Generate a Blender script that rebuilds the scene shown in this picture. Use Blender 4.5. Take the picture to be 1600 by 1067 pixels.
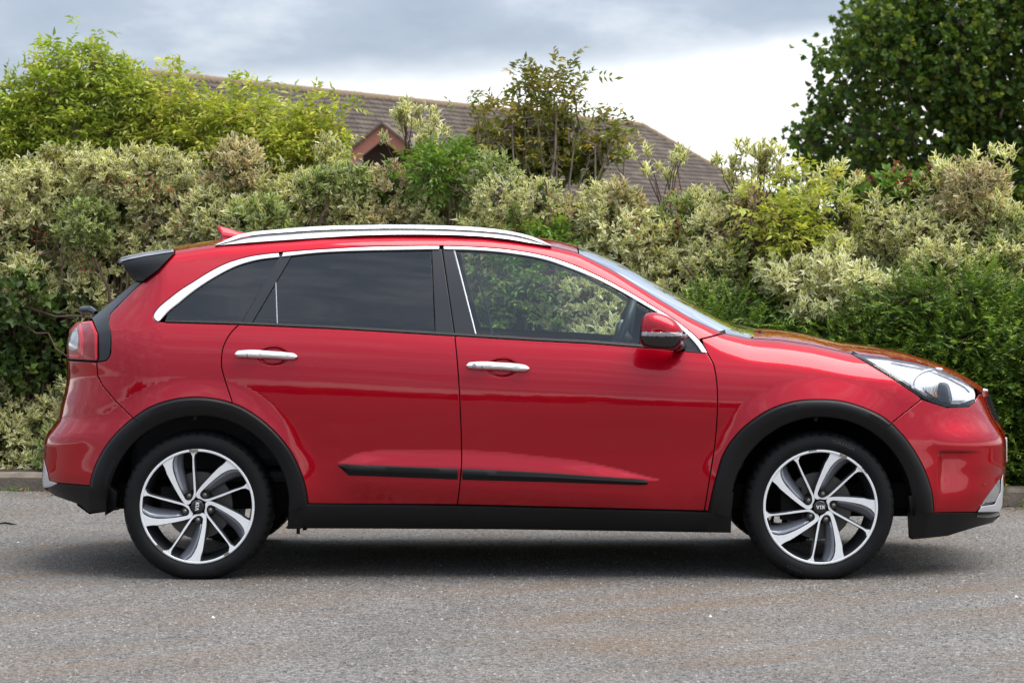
import bpy, math, random
import numpy as np
from mathutils import Vector, Matrix
from mathutils.geometry import delaunay_2d_cdt

random.seed(7)
rng = np.random.default_rng(7)
scene = bpy.context.scene
for o in list(bpy.data.objects):
    bpy.data.objects.remove(o)
C = scene.collection

# ------------------------------------------------------------------ camera
CAM_D, CAM_H, F = 11.0, 1.292, 3968.0
cam_data = bpy.data.cameras.new('camera')
cam = bpy.data.objects.new('camera', cam_data)
C.objects.link(cam)
cam.location = (0, -CAM_D, CAM_H)
cam.rotation_euler = (math.radians(90), 0, 0)
cam_data.sensor_width = 36
cam_data.lens = F / 1600 * 36
cam_data.shift_y = -93.5 / 1600
cam_data.clip_start = 0.1
cam_data.clip_end = 3000
cam_data.dof.use_dof = True
cam_data.dof.focus_distance = 11.1
cam_data.dof.aperture_fstop = 8.0
scene.camera = cam

# ------------------------------------------------------------------ light
SUN_EL, SUN_AZ = math.radians(66), math.radians(100)     # azimuth clockwise from +y
sun_data = bpy.data.lights.new('sun', 'SUN')
sun_data.energy = 2.5
sun_data.angle = math.radians(54)
sun_data.color = (1.0, 0.955, 0.89)
sun = bpy.data.objects.new('sun', sun_data)
C.objects.link(sun)
sd = Vector((math.sin(SUN_AZ) * math.cos(SUN_EL), math.cos(SUN_AZ) * math.cos(SUN_EL), math.sin(SUN_EL)))
sun.rotation_euler = sd.to_track_quat('Z', 'Y').to_euler()

world = bpy.data.worlds.new('World')
scene.world = world
world.use_nodes = True
nt = world.node_tree
nt.nodes.clear()
def N(t, kind, **kw):
    n = t.nodes.new(kind)
    for k, v in kw.items():
        if hasattr(n, k):
            setattr(n, k, v)
        else:
            n.inputs[k.replace('_', ' ')].default_value = v
    return n
wo = N(nt, 'ShaderNodeOutputWorld')
sky = N(nt, 'ShaderNodeTexSky', sky_type='NISHITA', sun_disc=False, sun_elevation=SUN_EL, sun_rotation=SUN_AZ)
bg_sky = N(nt, 'ShaderNodeBackground'); bg_sky.inputs['Strength'].default_value = 0.10
nt.links.new(sky.outputs[0], bg_sky.inputs['Color'])
tc = N(nt, 'ShaderNodeTexCoord')
sep = N(nt, 'ShaderNodeSeparateXYZ')
nt.links.new(tc.outputs['Generated'], sep.inputs[0])
def wmath(op, a, b=None):
    n = nt.nodes.new('ShaderNodeMath'); n.operation = op
    for i, v in enumerate((a, b)):
        if v is None: continue
        if isinstance(v, (int, float)): n.inputs[i].default_value = v
        else: nt.links.new(v, n.inputs[i])
    return n.outputs[0]
def wnoise(sx, sy, sz, scale, detail, rough, off=(0, 0, 0)):
    mp = N(nt, 'ShaderNodeMapping'); mp.inputs['Scale'].default_value = (sx, sy, sz)
    mp.inputs['Location'].default_value = off
    nt.links.new(tc.outputs['Generated'], mp.inputs[0])
    no = N(nt, 'ShaderNodeTexNoise'); no.inputs['Scale'].default_value = scale
    no.inputs['Detail'].default_value = detail; no.inputs['Roughness'].default_value = rough
    nt.links.new(mp.outputs[0], no.inputs[0])
    return no.outputs[0]
def wramp(fac, pts):
    r = N(nt, 'ShaderNodeValToRGB')
    el = r.color_ramp.elements
    while len(el) > len(pts): el.remove(el[-1])
    while len(el) < len(pts): el.new(0.5)
    for e, (p, c) in zip(el, pts):
        e.position = p; e.color = (*c, 1) if len(c) == 3 else c
    nt.links.new(fac, r.inputs[0])
    return r.outputs[0]
n1 = wnoise(1, 1, 2.6, 4.2, 6, 0.55, (0.3, 0, 0.1))
n2 = wnoise(1, 1, 2.6, 13.0, 6, 0.58, (2.3, 1, 0.5))
z = sep.outputs[2]
# elevation of the lower cloud edge wobbles with the noise; below it the horizon is bright
e1 = wmath('ADD', z, wmath('MULTIPLY', wmath('SUBTRACT', n1, 0.5), 0.05))
e1 = wmath('ADD', e1, wmath('MULTIPLY', wmath('SUBTRACT', n2, 0.5), 0.018))
e1 = wmath('ADD', e1, wmath('MULTIPLY', sep.outputs[0], -0.065))
low = N(nt, 'ShaderNodeMapRange', interpolation_type='SMOOTHSTEP')
low.inputs['From Min'].default_value = 0.074; low.inputs['From Max'].default_value = 0.093
nt.links.new(e1, low.inputs[0])
n3 = wmath('ADD', wmath('MULTIPLY', n1, 0.55), wmath('MULTIPLY', n2, 0.45))
grey = wramp(n3, [(0.32, (0.30, 0.365, 0.47)), (0.50, (0.44, 0.505, 0.61)), (0.62, (0.74, 0.78, 0.85)), (0.76, (1.2, 1.22, 1.25))])
white = wramp(n2, [(0.3, (1.05, 1.08, 1.12)), (0.55, (1.55, 1.55, 1.53))])
mixc = N(nt, 'ShaderNodeMix', data_type='RGBA')
nt.links.new(low.outputs[0], mixc.inputs[0]); nt.links.new(white, mixc.inputs[6]); nt.links.new(grey, mixc.inputs[7])
bg_cl = N(nt, 'ShaderNodeBackground'); nt.links.new(mixc.outputs[2], bg_cl.inputs['Color'])
zen = wmath('MULTIPLY', wmath('ADD', wmath('MULTIPLY', wmath('MAXIMUM', z, 0.0), 2.2), 1.0), 0.50)   # an overcast sky brightens towards the zenith
nt.links.new(zen, bg_cl.inputs['Strength'])
cover = N(nt, 'ShaderNodeMixShader'); cover.inputs[0].default_value = 0.9
nt.links.new(bg_sky.outputs[0], cover.inputs[1]); nt.links.new(bg_cl.outputs[0], cover.inputs[2])
nt.links.new(cover.outputs[0], wo.inputs['Surface'])

scene.view_settings.view_transform = 'Standard'
scene.view_settings.look = 'None'
scene.view_settings.gamma = 1
scene.view_settings.exposure = 0.95
scene.view_settings.use_curve_mapping = False

# ------------------------------------------------------------------ materials
def newmat(name):
    m = bpy.data.materials.new(name); m.use_nodes = True
    t = m.node_tree
    return m, t, t.nodes['Principled BSDF']
def simple(name, col, rough=0.5, metal=0.0, coat=0.0, noise=0.0, nscale=20.0, bump=0.0, spec=0.5, bscale=None):
    m, t, b = newmat(name)
    b.inputs['Base Color'].default_value = (*col, 1)
    b.inputs['Roughness'].default_value = rough
    b.inputs['Metallic'].default_value = metal
    b.inputs['Coat Weight'].default_value = coat
    b.inputs['Coat Roughness'].default_value = 0.03
    b.inputs['Specular IOR Level'].default_value = spec
    tcn = t.nodes.new('ShaderNodeTexCoord')
    if noise:
        no = t.nodes.new('ShaderNodeTexNoise'); no.inputs['Scale'].default_value = nscale; no.inputs['Detail'].default_value = 6
        t.links.new(tcn.outputs['Object'], no.inputs['Vector'])
        mr = t.nodes.new('ShaderNodeMapRange'); mr.inputs[1].default_value = 0.25; mr.inputs[2].default_value = 0.75
        mr.inputs[3].default_value = 1 - noise; mr.inputs[4].default_value = 1 + noise
        t.links.new(no.outputs[0], mr.inputs[0])
        mx = t.nodes.new('ShaderNodeMix'); mx.data_type = 'RGBA'; mx.blend_type = 'MULTIPLY'; mx.inputs[0].default_value = 1
        mx.inputs[6].default_value = (*col, 1); t.links.new(mr.outputs[0], mx.inputs[7])
        t.links.new(mx.outputs[2], b.inputs['Base Color'])
    if bump:
        n2 = t.nodes.new('ShaderNodeTexNoise'); n2.inputs['Scale'].default_value = bscale or nscale * 4; n2.inputs['Detail'].default_value = 4
        t.links.new(tcn.outputs['Object'], n2.inputs['Vector'])
        bp = t.nodes.new('ShaderNodeBump'); bp.inputs['Strength'].default_value = bump; bp.inputs['Distance'].default_value = 0.01
        t.links.new(n2.outputs[0], bp.inputs['Height']); t.links.new(bp.outputs[0], b.inputs['Normal'])
    return m

# metallic red clearcoat, fine flake in the base layer
M_paint, t, b = newmat('red_metallic_paint')
b.inputs['Base Color'].default_value = (0.39, 0.0016, 0.0125, 1)
b.inputs['Specular IOR Level'].default_value = 0.0
b.inputs['Specular Tint'].default_value = (0.55, 0.02, 0.03, 1)
b.inputs['Metallic'].default_value = 0.75
b.inputs['Roughness'].default_value = 0.42
b.inputs['Coat Weight'].default_value = 1.0
b.inputs['Coat Roughness'].default_value = 0.035
b.inputs['Coat IOR'].default_value = 1.48
tcn = t.nodes.new('ShaderNodeTexCoord')
fl = t.nodes.new('ShaderNodeTexVoronoi'); fl.inputs['Scale'].default_value = 700
t.links.new(tcn.outputs['Object'], fl.inputs['Vector'])
mr = t.nodes.new('ShaderNodeMapRange'); mr.inputs[3].default_value = 0.36; mr.inputs[4].default_value = 0.50
t.links.new(fl.outputs['Color'], mr.inputs[0]); t.links.new(mr.outputs[0], b.inputs['Roughness'])
orange = t.nodes.new('ShaderNodeTexNoise'); orange.inputs['Scale'].default_value = 9; orange.inputs['Detail'].default_value = 2
t.links.new(tcn.outputs['Object'], orange.inputs['Vector'])
bp = t.nodes.new('ShaderNodeBump'); bp.inputs['Strength'].default_value = 0.035; bp.inputs['Distance'].default_value = 0.01
t.links.new(orange.outputs[0], bp.inputs['Height']); t.links.new(bp.outputs[0], b.inputs['Coat Normal'])

M_plastic = simple('textured_black_plastic', (0.0085, 0.0085, 0.009), 0.42, noise=0.15, nscale=3, bump=0.15, bscale=900, spec=0.22)
M_gloss = simple('gloss_black_trim', (0.007, 0.0075, 0.009), 0.14, coat=0.6)
M_satin = simple('satin_black_trim', (0.010, 0.0105, 0.013), 0.28)
M_chrome = simple('brushed_bright_trim', (0.86, 0.86, 0.86), 0.26, metal=0.4)
M_rail = simple('satin_silver_rail', (0.92, 0.92, 0.93), 0.26, metal=0.45, coat=0.3)
M_silver = simple('silver_painted_plastic', (0.60, 0.61, 0.64), 0.35, metal=0.35, coat=0.5)
M_alloy = simple('machined_alloy', (0.84, 0.84, 0.84), 0.36, metal=0.1, noise=0.03, nscale=60)
M_alloyg = simple('grey_painted_alloy', (0.06, 0.062, 0.07), 0.32, metal=0.3, coat=0.5)
M_alloyl = simple('light_grey_painted_alloy', (0.25, 0.26, 0.29), 0.34, metal=0.4, coat=0.5)
M_rubber = simple('tyre_rubber', (0.0085, 0.0085, 0.009), 0.62, noise=0.25, nscale=8, bump=0.1, bscale=300, spec=0.18)
M_seal = simple('black_rubber_seal', (0.006, 0.006, 0.006), 0.7, spec=0.2)
M_under = simple('underbody_black', (0.008, 0.008, 0.008), 0.85, noise=0.4, nscale=6, spec=0.2)
M_cabin = simple('dark_cabin_trim', (0.022, 0.023, 0.026), 0.7, noise=0.1)
M_steel = simple('cast_steel', (0.20, 0.19, 0.18), 0.45, metal=0.7, noise=0.3, nscale=30)
M_scuff = simple('kerb_rash_on_alloy', (0.20, 0.185, 0.155), 0.8, noise=0.6, nscale=120)
M_plate = simple('plate_white', (0.75, 0.75, 0.72), 0.35)

def glassmat(name, tint, refl, rough=0.0):
    m = bpy.data.materials.new(name); m.use_nodes = True
    t = m.node_tree; t.nodes.clear()
    out = t.nodes.new('ShaderNodeOutputMaterial')
    tr = t.nodes.new('ShaderNodeBsdfTransparent'); tr.inputs[0].default_value = (*tint, 1)
    gl = t.nodes.new('ShaderNodeBsdfGlossy'); gl.inputs['Roughness'].default_value = rough
    gl.inputs['Color'].default_value = (0.95, 0.97, 1, 1)
    fr = t.nodes.new('ShaderNodeFresnel'); fr.inputs['IOR'].default_value = 1.5
    ml = t.nodes.new('ShaderNodeMath'); ml.operation = 'MULTIPLY_ADD'; ml.inputs[1].default_value = refl; ml.inputs[2].default_value = 0.0
    ml.use_clamp = True
    t.links.new(fr.outputs[0], ml.inputs[0])
    mx = t.nodes.new('ShaderNodeMixShader')
    t.links.new(ml.outputs[0], mx.inputs[0]); t.links.new(tr.outputs[0], mx.inputs[1]); t.links.new(gl.outputs[0], mx.inputs[2])
    t.links.new(mx.outputs[0], out.inputs[0])
    return m
M_glass = glassmat('clear_green_tinted_glass', (0.87, 0.93, 0.90), 1.3)
M_privacy = glassmat('dark_privacy_glass', (0.05, 0.055, 0.06), 1.25)
M_screen = glassmat('windscreen_glass', (0.55, 0.64, 0.62), 2.2)
M_lens = glassmat('clear_lamp_lens', (0.96, 0.965, 0.97), 0.9)
M_redlens = simple('red_lamp_lens', (0.26, 0.001, 0.006), 0.2, coat=0.5, spec=0.2)
M_redlens2 = simple('bright_red_lamp_band', (0.62, 0.006, 0.018), 0.2, coat=0.4, spec=0.2)
M_clearlamp = simple('clear_lamp_section', (0.36, 0.36, 0.38), 0.15, metal=0.5, coat=0.7)
M_reflector = simple('lamp_reflector', (0.88, 0.89, 0.90), 0.3, metal=0.1)
M_amber = simple('amber_bulb', (0.75, 0.30, 0.06), 0.3)
M_darklens = simple('dark_projector_glass', (0.03, 0.035, 0.045), 0.06, coat=1.0)

# ------------------------------------------------------------------ object helpers
def link(o, parent=None):
    C.objects.link(o)
    if parent is not None:
        o.parent = parent
    return o
def thing(name, label, cat, loc=(0, 0, 0), group=None):
    o = bpy.data.objects.new(name, None)
    o.empty_display_size = 0.2
    link(o); o.location = loc
    o['label'] = label; o['category'] = cat
    if group: o['group'] = group
    return o
def tag(o, label, cat, group=None, kind=None):
    o['label'] = label
    if cat: o['category'] = cat
    if group: o['group'] = group
    if kind: o['kind'] = kind
    return o
def fast_mesh(name, verts, faces, mat=None, smooth=False, normals=None, attr=None):
    """verts (n,3); faces list of tuples or an (m,k) array"""
    me = bpy.data.meshes.new(name)
    verts = np.asarray(verts, dtype=np.float32).reshape(-1, 3)
    if isinstance(faces, np.ndarray):
        m, k = faces.shape
        me.vertices.add(len(verts)); me.vertices.foreach_set('co', verts.ravel())
        me.loops.add(m * k); me.loops.foreach_set('vertex_index', faces.astype(np.int32).ravel())
        me.polygons.add(m)
        me.polygons.foreach_set('loop_start', np.arange(0, m * k, k, dtype=np.int32))
        me.update(calc_edges=True)
    else:
        me.from_pydata([tuple(map(float, v)) for v in verts], [], [tuple(int(i) for i in f) for f in faces])
        me.update()
    if smooth:
        me.polygons.foreach_set('use_smooth', np.ones(len(me.polygons), dtype=bool))
    if attr is not None:
        a = me.color_attributes.new('leaf', 'FLOAT_COLOR', 'POINT')
        a.data.foreach_set('color', np.asarray(attr, dtype=np.float32).ravel())
    if normals is not None:
        me.normals_split_custom_set_from_vertices([tuple(map(float, n)) for n in normals])
    if mat: me.materials.append(mat)
    return me
def obj(name, me, parent=None, loc=None):
    o = bpy.data.objects.new(name, me)
    link(o, parent)
    if loc is not None: o.location = loc
    return o

class MB:
    """collects simple solids and links them as one mesh"""
    def __init__(s): s.v = []; s.f = []
    def add(s, vs, fs):
        k = len(s.v); s.v += [tuple(v) for v in vs]; s.f += [tuple(i + k for i in f) for f in fs]
    def box(s, a, b):
        x0, y0, z0 = a; x1, y1, z1 = b
        s.add([(x0,y0,z0),(x1,y0,z0),(x1,y1,z0),(x0,y1,z0),(x0,y0,z1),(x1,y0,z1),(x1,y1,z1),(x0,y1,z1)],
              [(0,3,2,1),(4,5,6,7),(0,1,5,4),(1,2,6,5),(2,3,7,6),(3,0,4,7)])
    def tube(s, pts, rads, n=6, cap=True):
        pts = [Vector(p) for p in pts]; k = len(s.v); m = len(pts)
        if isinstance(rads, (int, float)): rads = [rads] * m
        for i, p in enumerate(pts):
            d = (pts[min(i+1, m-1)] - pts[max(i-1, 0)]).normalized()
            a = d.cross(Vector((0.13, 0.97, 0.21))).normalized(); bb = d.cross(a)
            for j in range(n):
                w = 2*math.pi*j/n
                s.v.append(tuple(p + (a*math.cos(w) + bb*math.sin(w))*rads[i]))
        for i in range(m-1):
            for j in range(n):
                s.f.append((k+i*n+j, k+i*n+(j+1)%n, k+(i+1)*n+(j+1)%n, k+(i+1)*n+j))
        if cap:
            s.f.append(tuple(k+j for j in range(n))[::-1]); s.f.append(tuple(k+(m-1)*n+j for j in range(n)))
    def lathe_y(s, prof, c=(0,0,0), n=48, close=False):
        """prof: list of (radius, y) spun about a y axis through c"""
        k = len(s.v); m = len(prof)
        for (r, y) in prof:
            for j in range(n):
                w = 2*math.pi*j/n
                s.v.append((c[0]+r*math.sin(w), c[1]+y, c[2]+r*math.cos(w)))
        for i in range(m-1 if not close else m):
            i2 = (i+1) % m
            for j in range(n):
                s.f.append((k+i*n+j, k+i*n+(j+1)%n, k+i2*n+(j+1)%n, k+i2*n+j))
    def build(s, name, mat, parent=None, smooth=False, loc=None, bevel=0, autosmooth=None):
        me = fast_mesh(name, s.v, s.f, mat, smooth)
        if autosmooth:
            me.set_sharp_from_angle(angle=math.radians(autosmooth)) if hasattr(me, 'set_sharp_from_angle') else None
        o = obj(name, me, parent, loc)
        if bevel:
            md = o.modifiers.new('bevel', 'BEVEL'); md.width = bevel; md.segments = 2; md.limit_method = 'ANGLE'
        return o

def unproj(px, py, y):
    """photograph pixel (1600 x 1067) seen at distance y behind the car's near side"""
    k = (CAM_D + y) / F
    return ((px - 800) * k, y, CAM_H - (py - 440) * k)
def catmull(pts, step=4.0, closed=False):
    pts = [np.array(p, float) for p in pts]; out = []
    n = len(pts)
    rngi = range(n if closed else n - 1)
    for i in rngi:
        p1, p2 = pts[i], pts[(i+1) % n]
        p0 = pts[i-1] if (i > 0 or closed) else 2*p1 - p2
        p3 = pts[(i+2) % n] if (i+2 < n or closed) else 2*p2 - p1
        d = np.linalg.norm(p2 - p1); k = max(1, int(math.ceil(d / step)))
        # centripetal-like damping of tangents
        l01 = max(np.linalg.norm(p1-p0), 1e-6); l12 = max(d, 1e-6); l23 = max(np.linalg.norm(p3-p2), 1e-6)
        t1 = ((p1-p0)/l01*l12 + (p2-p1)*(l01/l12) ) / (1 + l01/l12) if True else 0
        m1 = l12 * ((p1-p0)/l01 * l12 + (p2-p1)/l12 * l01) / (l01 + l12)
        m2 = l12 * ((p2-p1)/l12 * l23 + (p3-p2)/l23 * l12) / (l12 + l23)
        for j in range(k):
            t = j / k
            h = (2*t**3-3*t**2+1)*p1 + (t**3-2*t**2+t)*m1 + (-2*t**3+3*t**2)*p2 + (t**3-t**2)*m2
            out.append((h[0], h[1]))
    if not closed: out.append(tuple(pts[-1]))
    return out
# ------------------------------------------------------------------ ground, kerb, soil
M_asphalt, t, b = newmat('weathered_asphalt')
b.inputs['Roughness'].default_value = 0.88; b.inputs['Specular IOR Level'].default_value = 0.3
tcn = t.nodes.new('ShaderNodeTexCoord')
def tn(kind, scale, detail=4, mapscale=None, rot=0, out=0, rough=0.6, dist=0, w=None):
    src = tcn.outputs['Object']
    if mapscale:
        mp = t.nodes.new('ShaderNodeMapping'); mp.vector_type = 'TEXTURE'; mp.inputs['Scale'].default_value = tuple(1/q for q in mapscale); mp.inputs['Rotation'].default_value = (0, 0, rot)
        t.links.new(src, mp.inputs[0]); src = mp.outputs[0]
    n = t.nodes.new('ShaderNodeTex' + kind); n.inputs['Scale'].default_value = scale
    t.links.new(src, n.inputs['Vector'])
    if kind == 'Noise':
        n.inputs['Detail'].default_value = detail; n.inputs['Roughness'].default_value = rough; n.inputs['Distortion'].default_value = dist
    return n.outputs[out]
def tramp(fac, pts):
    r = t.nodes.new('ShaderNodeValToRGB'); el = r.color_ramp.elements
    while len(el) < len(pts): el.new(0.5)
    for e, (p, c) in zip(el, pts):
        e.position = p; e.color = (*c, 1) if not isinstance(c, (int, float)) else (c, c, c, 1)
    t.links.new(fac, r.inputs[0]); return r.outputs[0]
def tmix(fac, a, b_, mode='MIX'):
    m = t.nodes.new('ShaderNodeMix'); m.data_type = 'RGBA'; m.blend_type = mode
    for i, v in ((0, fac), (6, a), (7, b_)):
        if isinstance(v, (int, float)): m.inputs[i].default_value = v
        elif isinstance(v, tuple): m.inputs[i].default_value = (*v, 1)
        else: t.links.new(v, m.inputs[i])
    return m.outputs[2]
v1 = t.nodes.new('ShaderNodeTexVoronoi'); v1.inputs['Scale'].default_value = 130
t.links.new(tcn.outputs['Object'], v1.inputs['Vector'])
coarse = t.nodes.new('ShaderNodeTexVoronoi'); coarse.inputs['Scale'].default_value = 62
t.links.new(tcn.outputs['Object'], coarse.inputs['Vector'])
grain = tramp(v1.outputs['Color'], [(0.0, (0.035, 0.034, 0.033)), (0.25, (0.14, 0.135, 0.13)), (0.7, (0.232, 0.225, 0.217)), (0.95, (0.30, 0.29, 0.28)), (1.0, (0.38, 0.37, 0.36))])
big = tn('Noise', 1.3, 6)
col = tmix(1.0, grain, tramp(big, [(0.3, 0.78), (0.7, 1.18)]), 'MULTIPLY')
col = tmix(1.0, col, tramp(coarse.outputs['Color'], [(0.0, 0.30), (0.24, 0.88), (0.8, 1.12), (1.0, 1.65)]), 'MULTIPLY')
fine = tn('Noise', 45, 5, rough=0.75)
col = tmix(1.0, col, tramp(fine, [(0.36, 0.45), (0.5, 1.0), (0.7, 1.35)]), 'MULTIPLY')
# brown sand dragged into streaks along the car park
streak = tn('Noise', 1.0, 9, (0.38, 3.0, 1), 0.62, rough=0.74, dist=0.5)
patch = tn('Noise', 0.55, 3, (1, 1, 1))
sm = t.nodes.new('ShaderNodeMath'); sm.operation = 'MULTIPLY'
t.links.new(tramp(streak, [(0.45, 0.0), (0.58, 1.0)]), sm.inputs[0]); t.links.new(tramp(patch, [(0.36, 0.0), (0.56, 1.0)]), sm.inputs[1])
sand = tmix(1.0, (0.20, 0.158, 0.122), tramp(fine, [(0.36, 0.30), (0.5, 0.95), (0.62, 1.35)]), 'MULTIPLY')
sfac = t.nodes.new('ShaderNodeMath'); sfac.operation = 'MULTIPLY'; sfac.inputs[1].default_value = 0.95
t.links.new(sm.outputs[0], sfac.inputs[0])
col = tmix(sfac.outputs[0], col, sand)
col = tmix(1.0, col, (1.03, 0.995, 0.955), 'MULTIPLY')
t.links.new(col, b.inputs['Base Color'])
bp = t.nodes.new('ShaderNodeBump'); bp.inputs['Strength'].default_value = 1.0; bp.inputs['Distance'].default_value = 0.009
hm = t.nodes.new('ShaderNodeMath'); hm.operation = 'ADD'
t.links.new(v1.outputs['Distance'], hm.inputs[0]); t.links.new(fine, hm.inputs[1])
t.links.new(hm.outputs[0], bp.inputs['Height']); t.links.new(bp.outputs[0], b.inputs['Normal'])

def kerb_y(x): return 4.09 - 0.184 * x

# ground: one sheet, finely divided near the car for a gently uneven surface
def ground_z(x, y):
    z_ = 0.004*np.sin(x*2.1+0.4)*np.sin(y*1.7+1.0) + 0.003*np.sin(x*5.3)*np.cos(y*4.1)
    w = np.clip((np.hypot(x, y-1) - 2.4)/1.5, 0, 1)*np.clip((12-np.hypot(x, y))/6, 0, 1)
    return z_*w
xs = np.concatenate([np.array([-900, -300, -100, -40, -20, -12]), np.arange(-8, 8.01, 0.12), np.array([12, 20, 40, 100, 300, 900])])
ys = np.concatenate([np.array([-900, -300, -100, -40, -20, -14]), np.arange(-9, 6.01, 0.12), np.array([8, 12, 20, 40, 100, 300, 900])])
X, Y = np.meshgrid(xs, ys, indexing='ij')
V = np.stack([X, Y, ground_z(X, Y)], -1).reshape(-1, 3)
ny = len(ys); ii, jj = np.meshgrid(np.arange(len(xs)-1), np.arange(ny-1), indexing='ij')
Fq = np.stack([ii*ny+jj, (ii+1)*ny+jj, (ii+1)*ny+jj+1, ii*ny+jj+1], -1).reshape(-1, 4)
ground = obj('ground', fast_mesh('ground', V, Fq, M_asphalt, True))
ground['kind'] = 'structure'; ground['label'] = 'grey gritty asphalt car park with brown sandy streaks'

# grit lying on the surface
def rocks(name, n, area, size, mat, seed):
    r = np.random.default_rng(seed)
    x = r.uniform(area[0], area[1], n); y = r.uniform(area[2], area[3], n)
    s = size[0] + (size[1]-size[0]) * r.random(n)**3
    base = np.array([(1,0,-.2),(0,1,-.2),(-1,0,-.2),(0,-1,-.2),(0.1,0.05,0.8),(0.55,0.5,0.45)], float)
    ang = r.uniform(0, 6.283, n); ca, sa = np.cos(ang), np.sin(ang)
    p = base[None] * (0.7 + 0.6*r.random((n, 6, 1))) * s[:, None, None]
    px_ = p[..., 0]*ca[:, None] - p[..., 1]*sa[:, None]; py_ = p[..., 0]*sa[:, None] + p[..., 1]*ca[:, None]
    v = np.stack([px_ + x[:, None], py_ + y[:, None], p[..., 2]*0.8 + ground_z(x, y)[:, None] + s[:, None]*0.1], -1).reshape(-1, 3)
    tri = np.array([(0,5,4),(5,1,4),(1,2,4),(2,3,4),(3,0,4),(0,1,5)])
    f = (tri[None] + (np.arange(n)*6)[:, None, None]).reshape(-1, 3)
    rnd = np.repeat(r.random((n, 3)), 6, axis=0); attr = np.concatenate([rnd, np.ones((n*6, 1))], 1)
    return obj(name, fast_mesh(name, v, f, mat, attr=attr))
M_grit, t, b = newmat('loose_grit')
at = t.nodes.new('ShaderNodeAttribute'); at.attribute_name = 'leaf'
sp = t.nodes.new('ShaderNodeSeparateColor'); t.links.new(at.outputs['Color'], sp.inputs[0])
t.links.new(tramp(sp.outputs[0], [(0, (0.05, 0.045, 0.042)), (0.4, (0.16, 0.15, 0.14)), (0.85, (0.22, 0.205, 0.19)), (1.0, (0.30, 0.285, 0.27))]), b.inputs['Base Color'])
b.inputs['Roughness'].default_value = 0.85
g = rocks('gravel', 60000, (-3.6, 3.6, -3.2, 5.0), (0.0016, 0.0075), M_grit, 3)
tag(g, 'loose grit and small stones scattered over the asphalt', None, kind='stuff')
for k, (px_, py_, s_, col_) in enumerate([(333, 965, 0.011, (0.6, 0.59, 0.57)), (66, 850, 0.012, (0.42, 0.22, 0.12)), (28, 847, 0.009, (0.6, 0.58, 0.55)), (1110, 963, 0.010, (0.5, 0.48, 0.46)), (1497, 992, 0.009, (0.05, 0.05, 0.05)), (1588, 932, 0.010, (0.6, 0.6, 0.58))]):
    dist = F * CAM_H / (py_ - 440); x_ = (px_ - 800) / F * dist
    r_ = rocks('pebble', 1, (x_, x_+1e-4, dist-CAM_D, dist-CAM_D+1e-4), (s_, s_), simple('pebble_stone', col_, 0.8, noise=0.2, nscale=80), 20+k)
    lab = ['white pebble in front of the rear wheel', 'rusty brown pebble on the asphalt behind the car', 'small pale pebble at the left edge of the asphalt',
           'pale grey pebble in the foreground below the front door', 'dark pebble in the right foreground', 'pale pebble at the right edge of the asphalt'][k]
    tag(r_, lab, 'pebble')

# kerb of separate stones with the bed of soil behind it
M_kerb = simple('weathered_concrete', (0.16, 0.13, 0.10), 0.9, noise=0.45, nscale=9, bump=0.6, bscale=90)
M_joint = simple('kerb_joint_dirt', (0.05, 0.04, 0.03), 0.95, noise=0.3)
kd = Vector((1, -0.184, 0)).normalized(); kn = Vector((0.184, 1, 0)).normalized()
mb = MB()
kerb_base = None
def kerb_pt(s, off, z_): 
    p = Vector((0, kerb_y(0), 0)) + kd*s + kn*off; return (p.x, p.y, z_)
mb.add([kerb_pt(-14, 0.02, -0.05), kerb_pt(14, 0.02, -0.05), kerb_pt(14, 0.12, -0.05), kerb_pt(-14, 0.12, -0.05),
        kerb_pt(-14, 0.02, 0.085), kerb_pt(14, 0.02, 0.085), kerb_pt(14, 0.12, 0.085), kerb_pt(-14, 0.12, 0.085)],
       [(0,3,2,1),(4,5,6,7),(0,1,5,4),(1,2,6,5),(2,3,7,6),(3,0,4,7)])
kerb = mb.build('kerb', M_joint)
kerb['kind'] = 'structure'; kerb['label'] = 'concrete kerb between the car park and the planted bed'
prof = [(0.0, -0.03), (0.004, 0.085), (0.03, 0.108), (0.125, 0.112), (0.13, -0.03)]
kv = []; kf = []
for k, s in enumerate(np.linspace(0, 0.905, 7)):
    for (o_, z_) in prof:
        kv.append((s, o_ + random.uniform(-.002, .002), z_ + random.uniform(-.003, .003)))
for k in range(6):
    for j in range(4): kf.append((k*5+j, (k+1)*5+j, (k+1)*5+j+1, k*5+j+1))
kf += [(4,3,2,1,0), tuple(30+j for j in range(5))]
kme = fast_mesh('kerb_stone', kv, kf, M_kerb)
for i in range(-9, 9):
    o = obj('kerb_stone', kme, kerb, kerb_pt(i*0.915 - 0.07, random.uniform(-.004, .004), random.uniform(-.004, .003)))
    o.rotation_euler = (0, 0, math.atan2(kd.y, kd.x) + random.uniform(-.004, .004))
M_soil = simple('dark_leaf_littered_soil', (0.035, 0.026, 0.018), 0.95, noise=0.6, nscale=14, bump=1.0, bscale=60)
sv = []; sf = []
ns, no_ = 90, 26
for i in range(ns):
    for j in range(no_):
        s_ = -14 + 28*i/(ns-1); of = 0.115 + 5.0*(j/(no_-1))**1.4
        sv.append(kerb_pt(s_, of, 0.07 + 0.10*min(of, 1.5) + random.uniform(-.02, .02)*(j > 0)))
for i in range(ns-1):
    for j in range(no_-1): sf.append((i*no_+j, (i+1)*no_+j, (i+1)*no_+j+1, i*no_+j+1))
soil = obj('soil', fast_mesh('soil', sv, sf, M_soil, True)); soil['kind'] = 'structure'; soil['label'] = 'dark planted bed behind the kerb'

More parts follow.
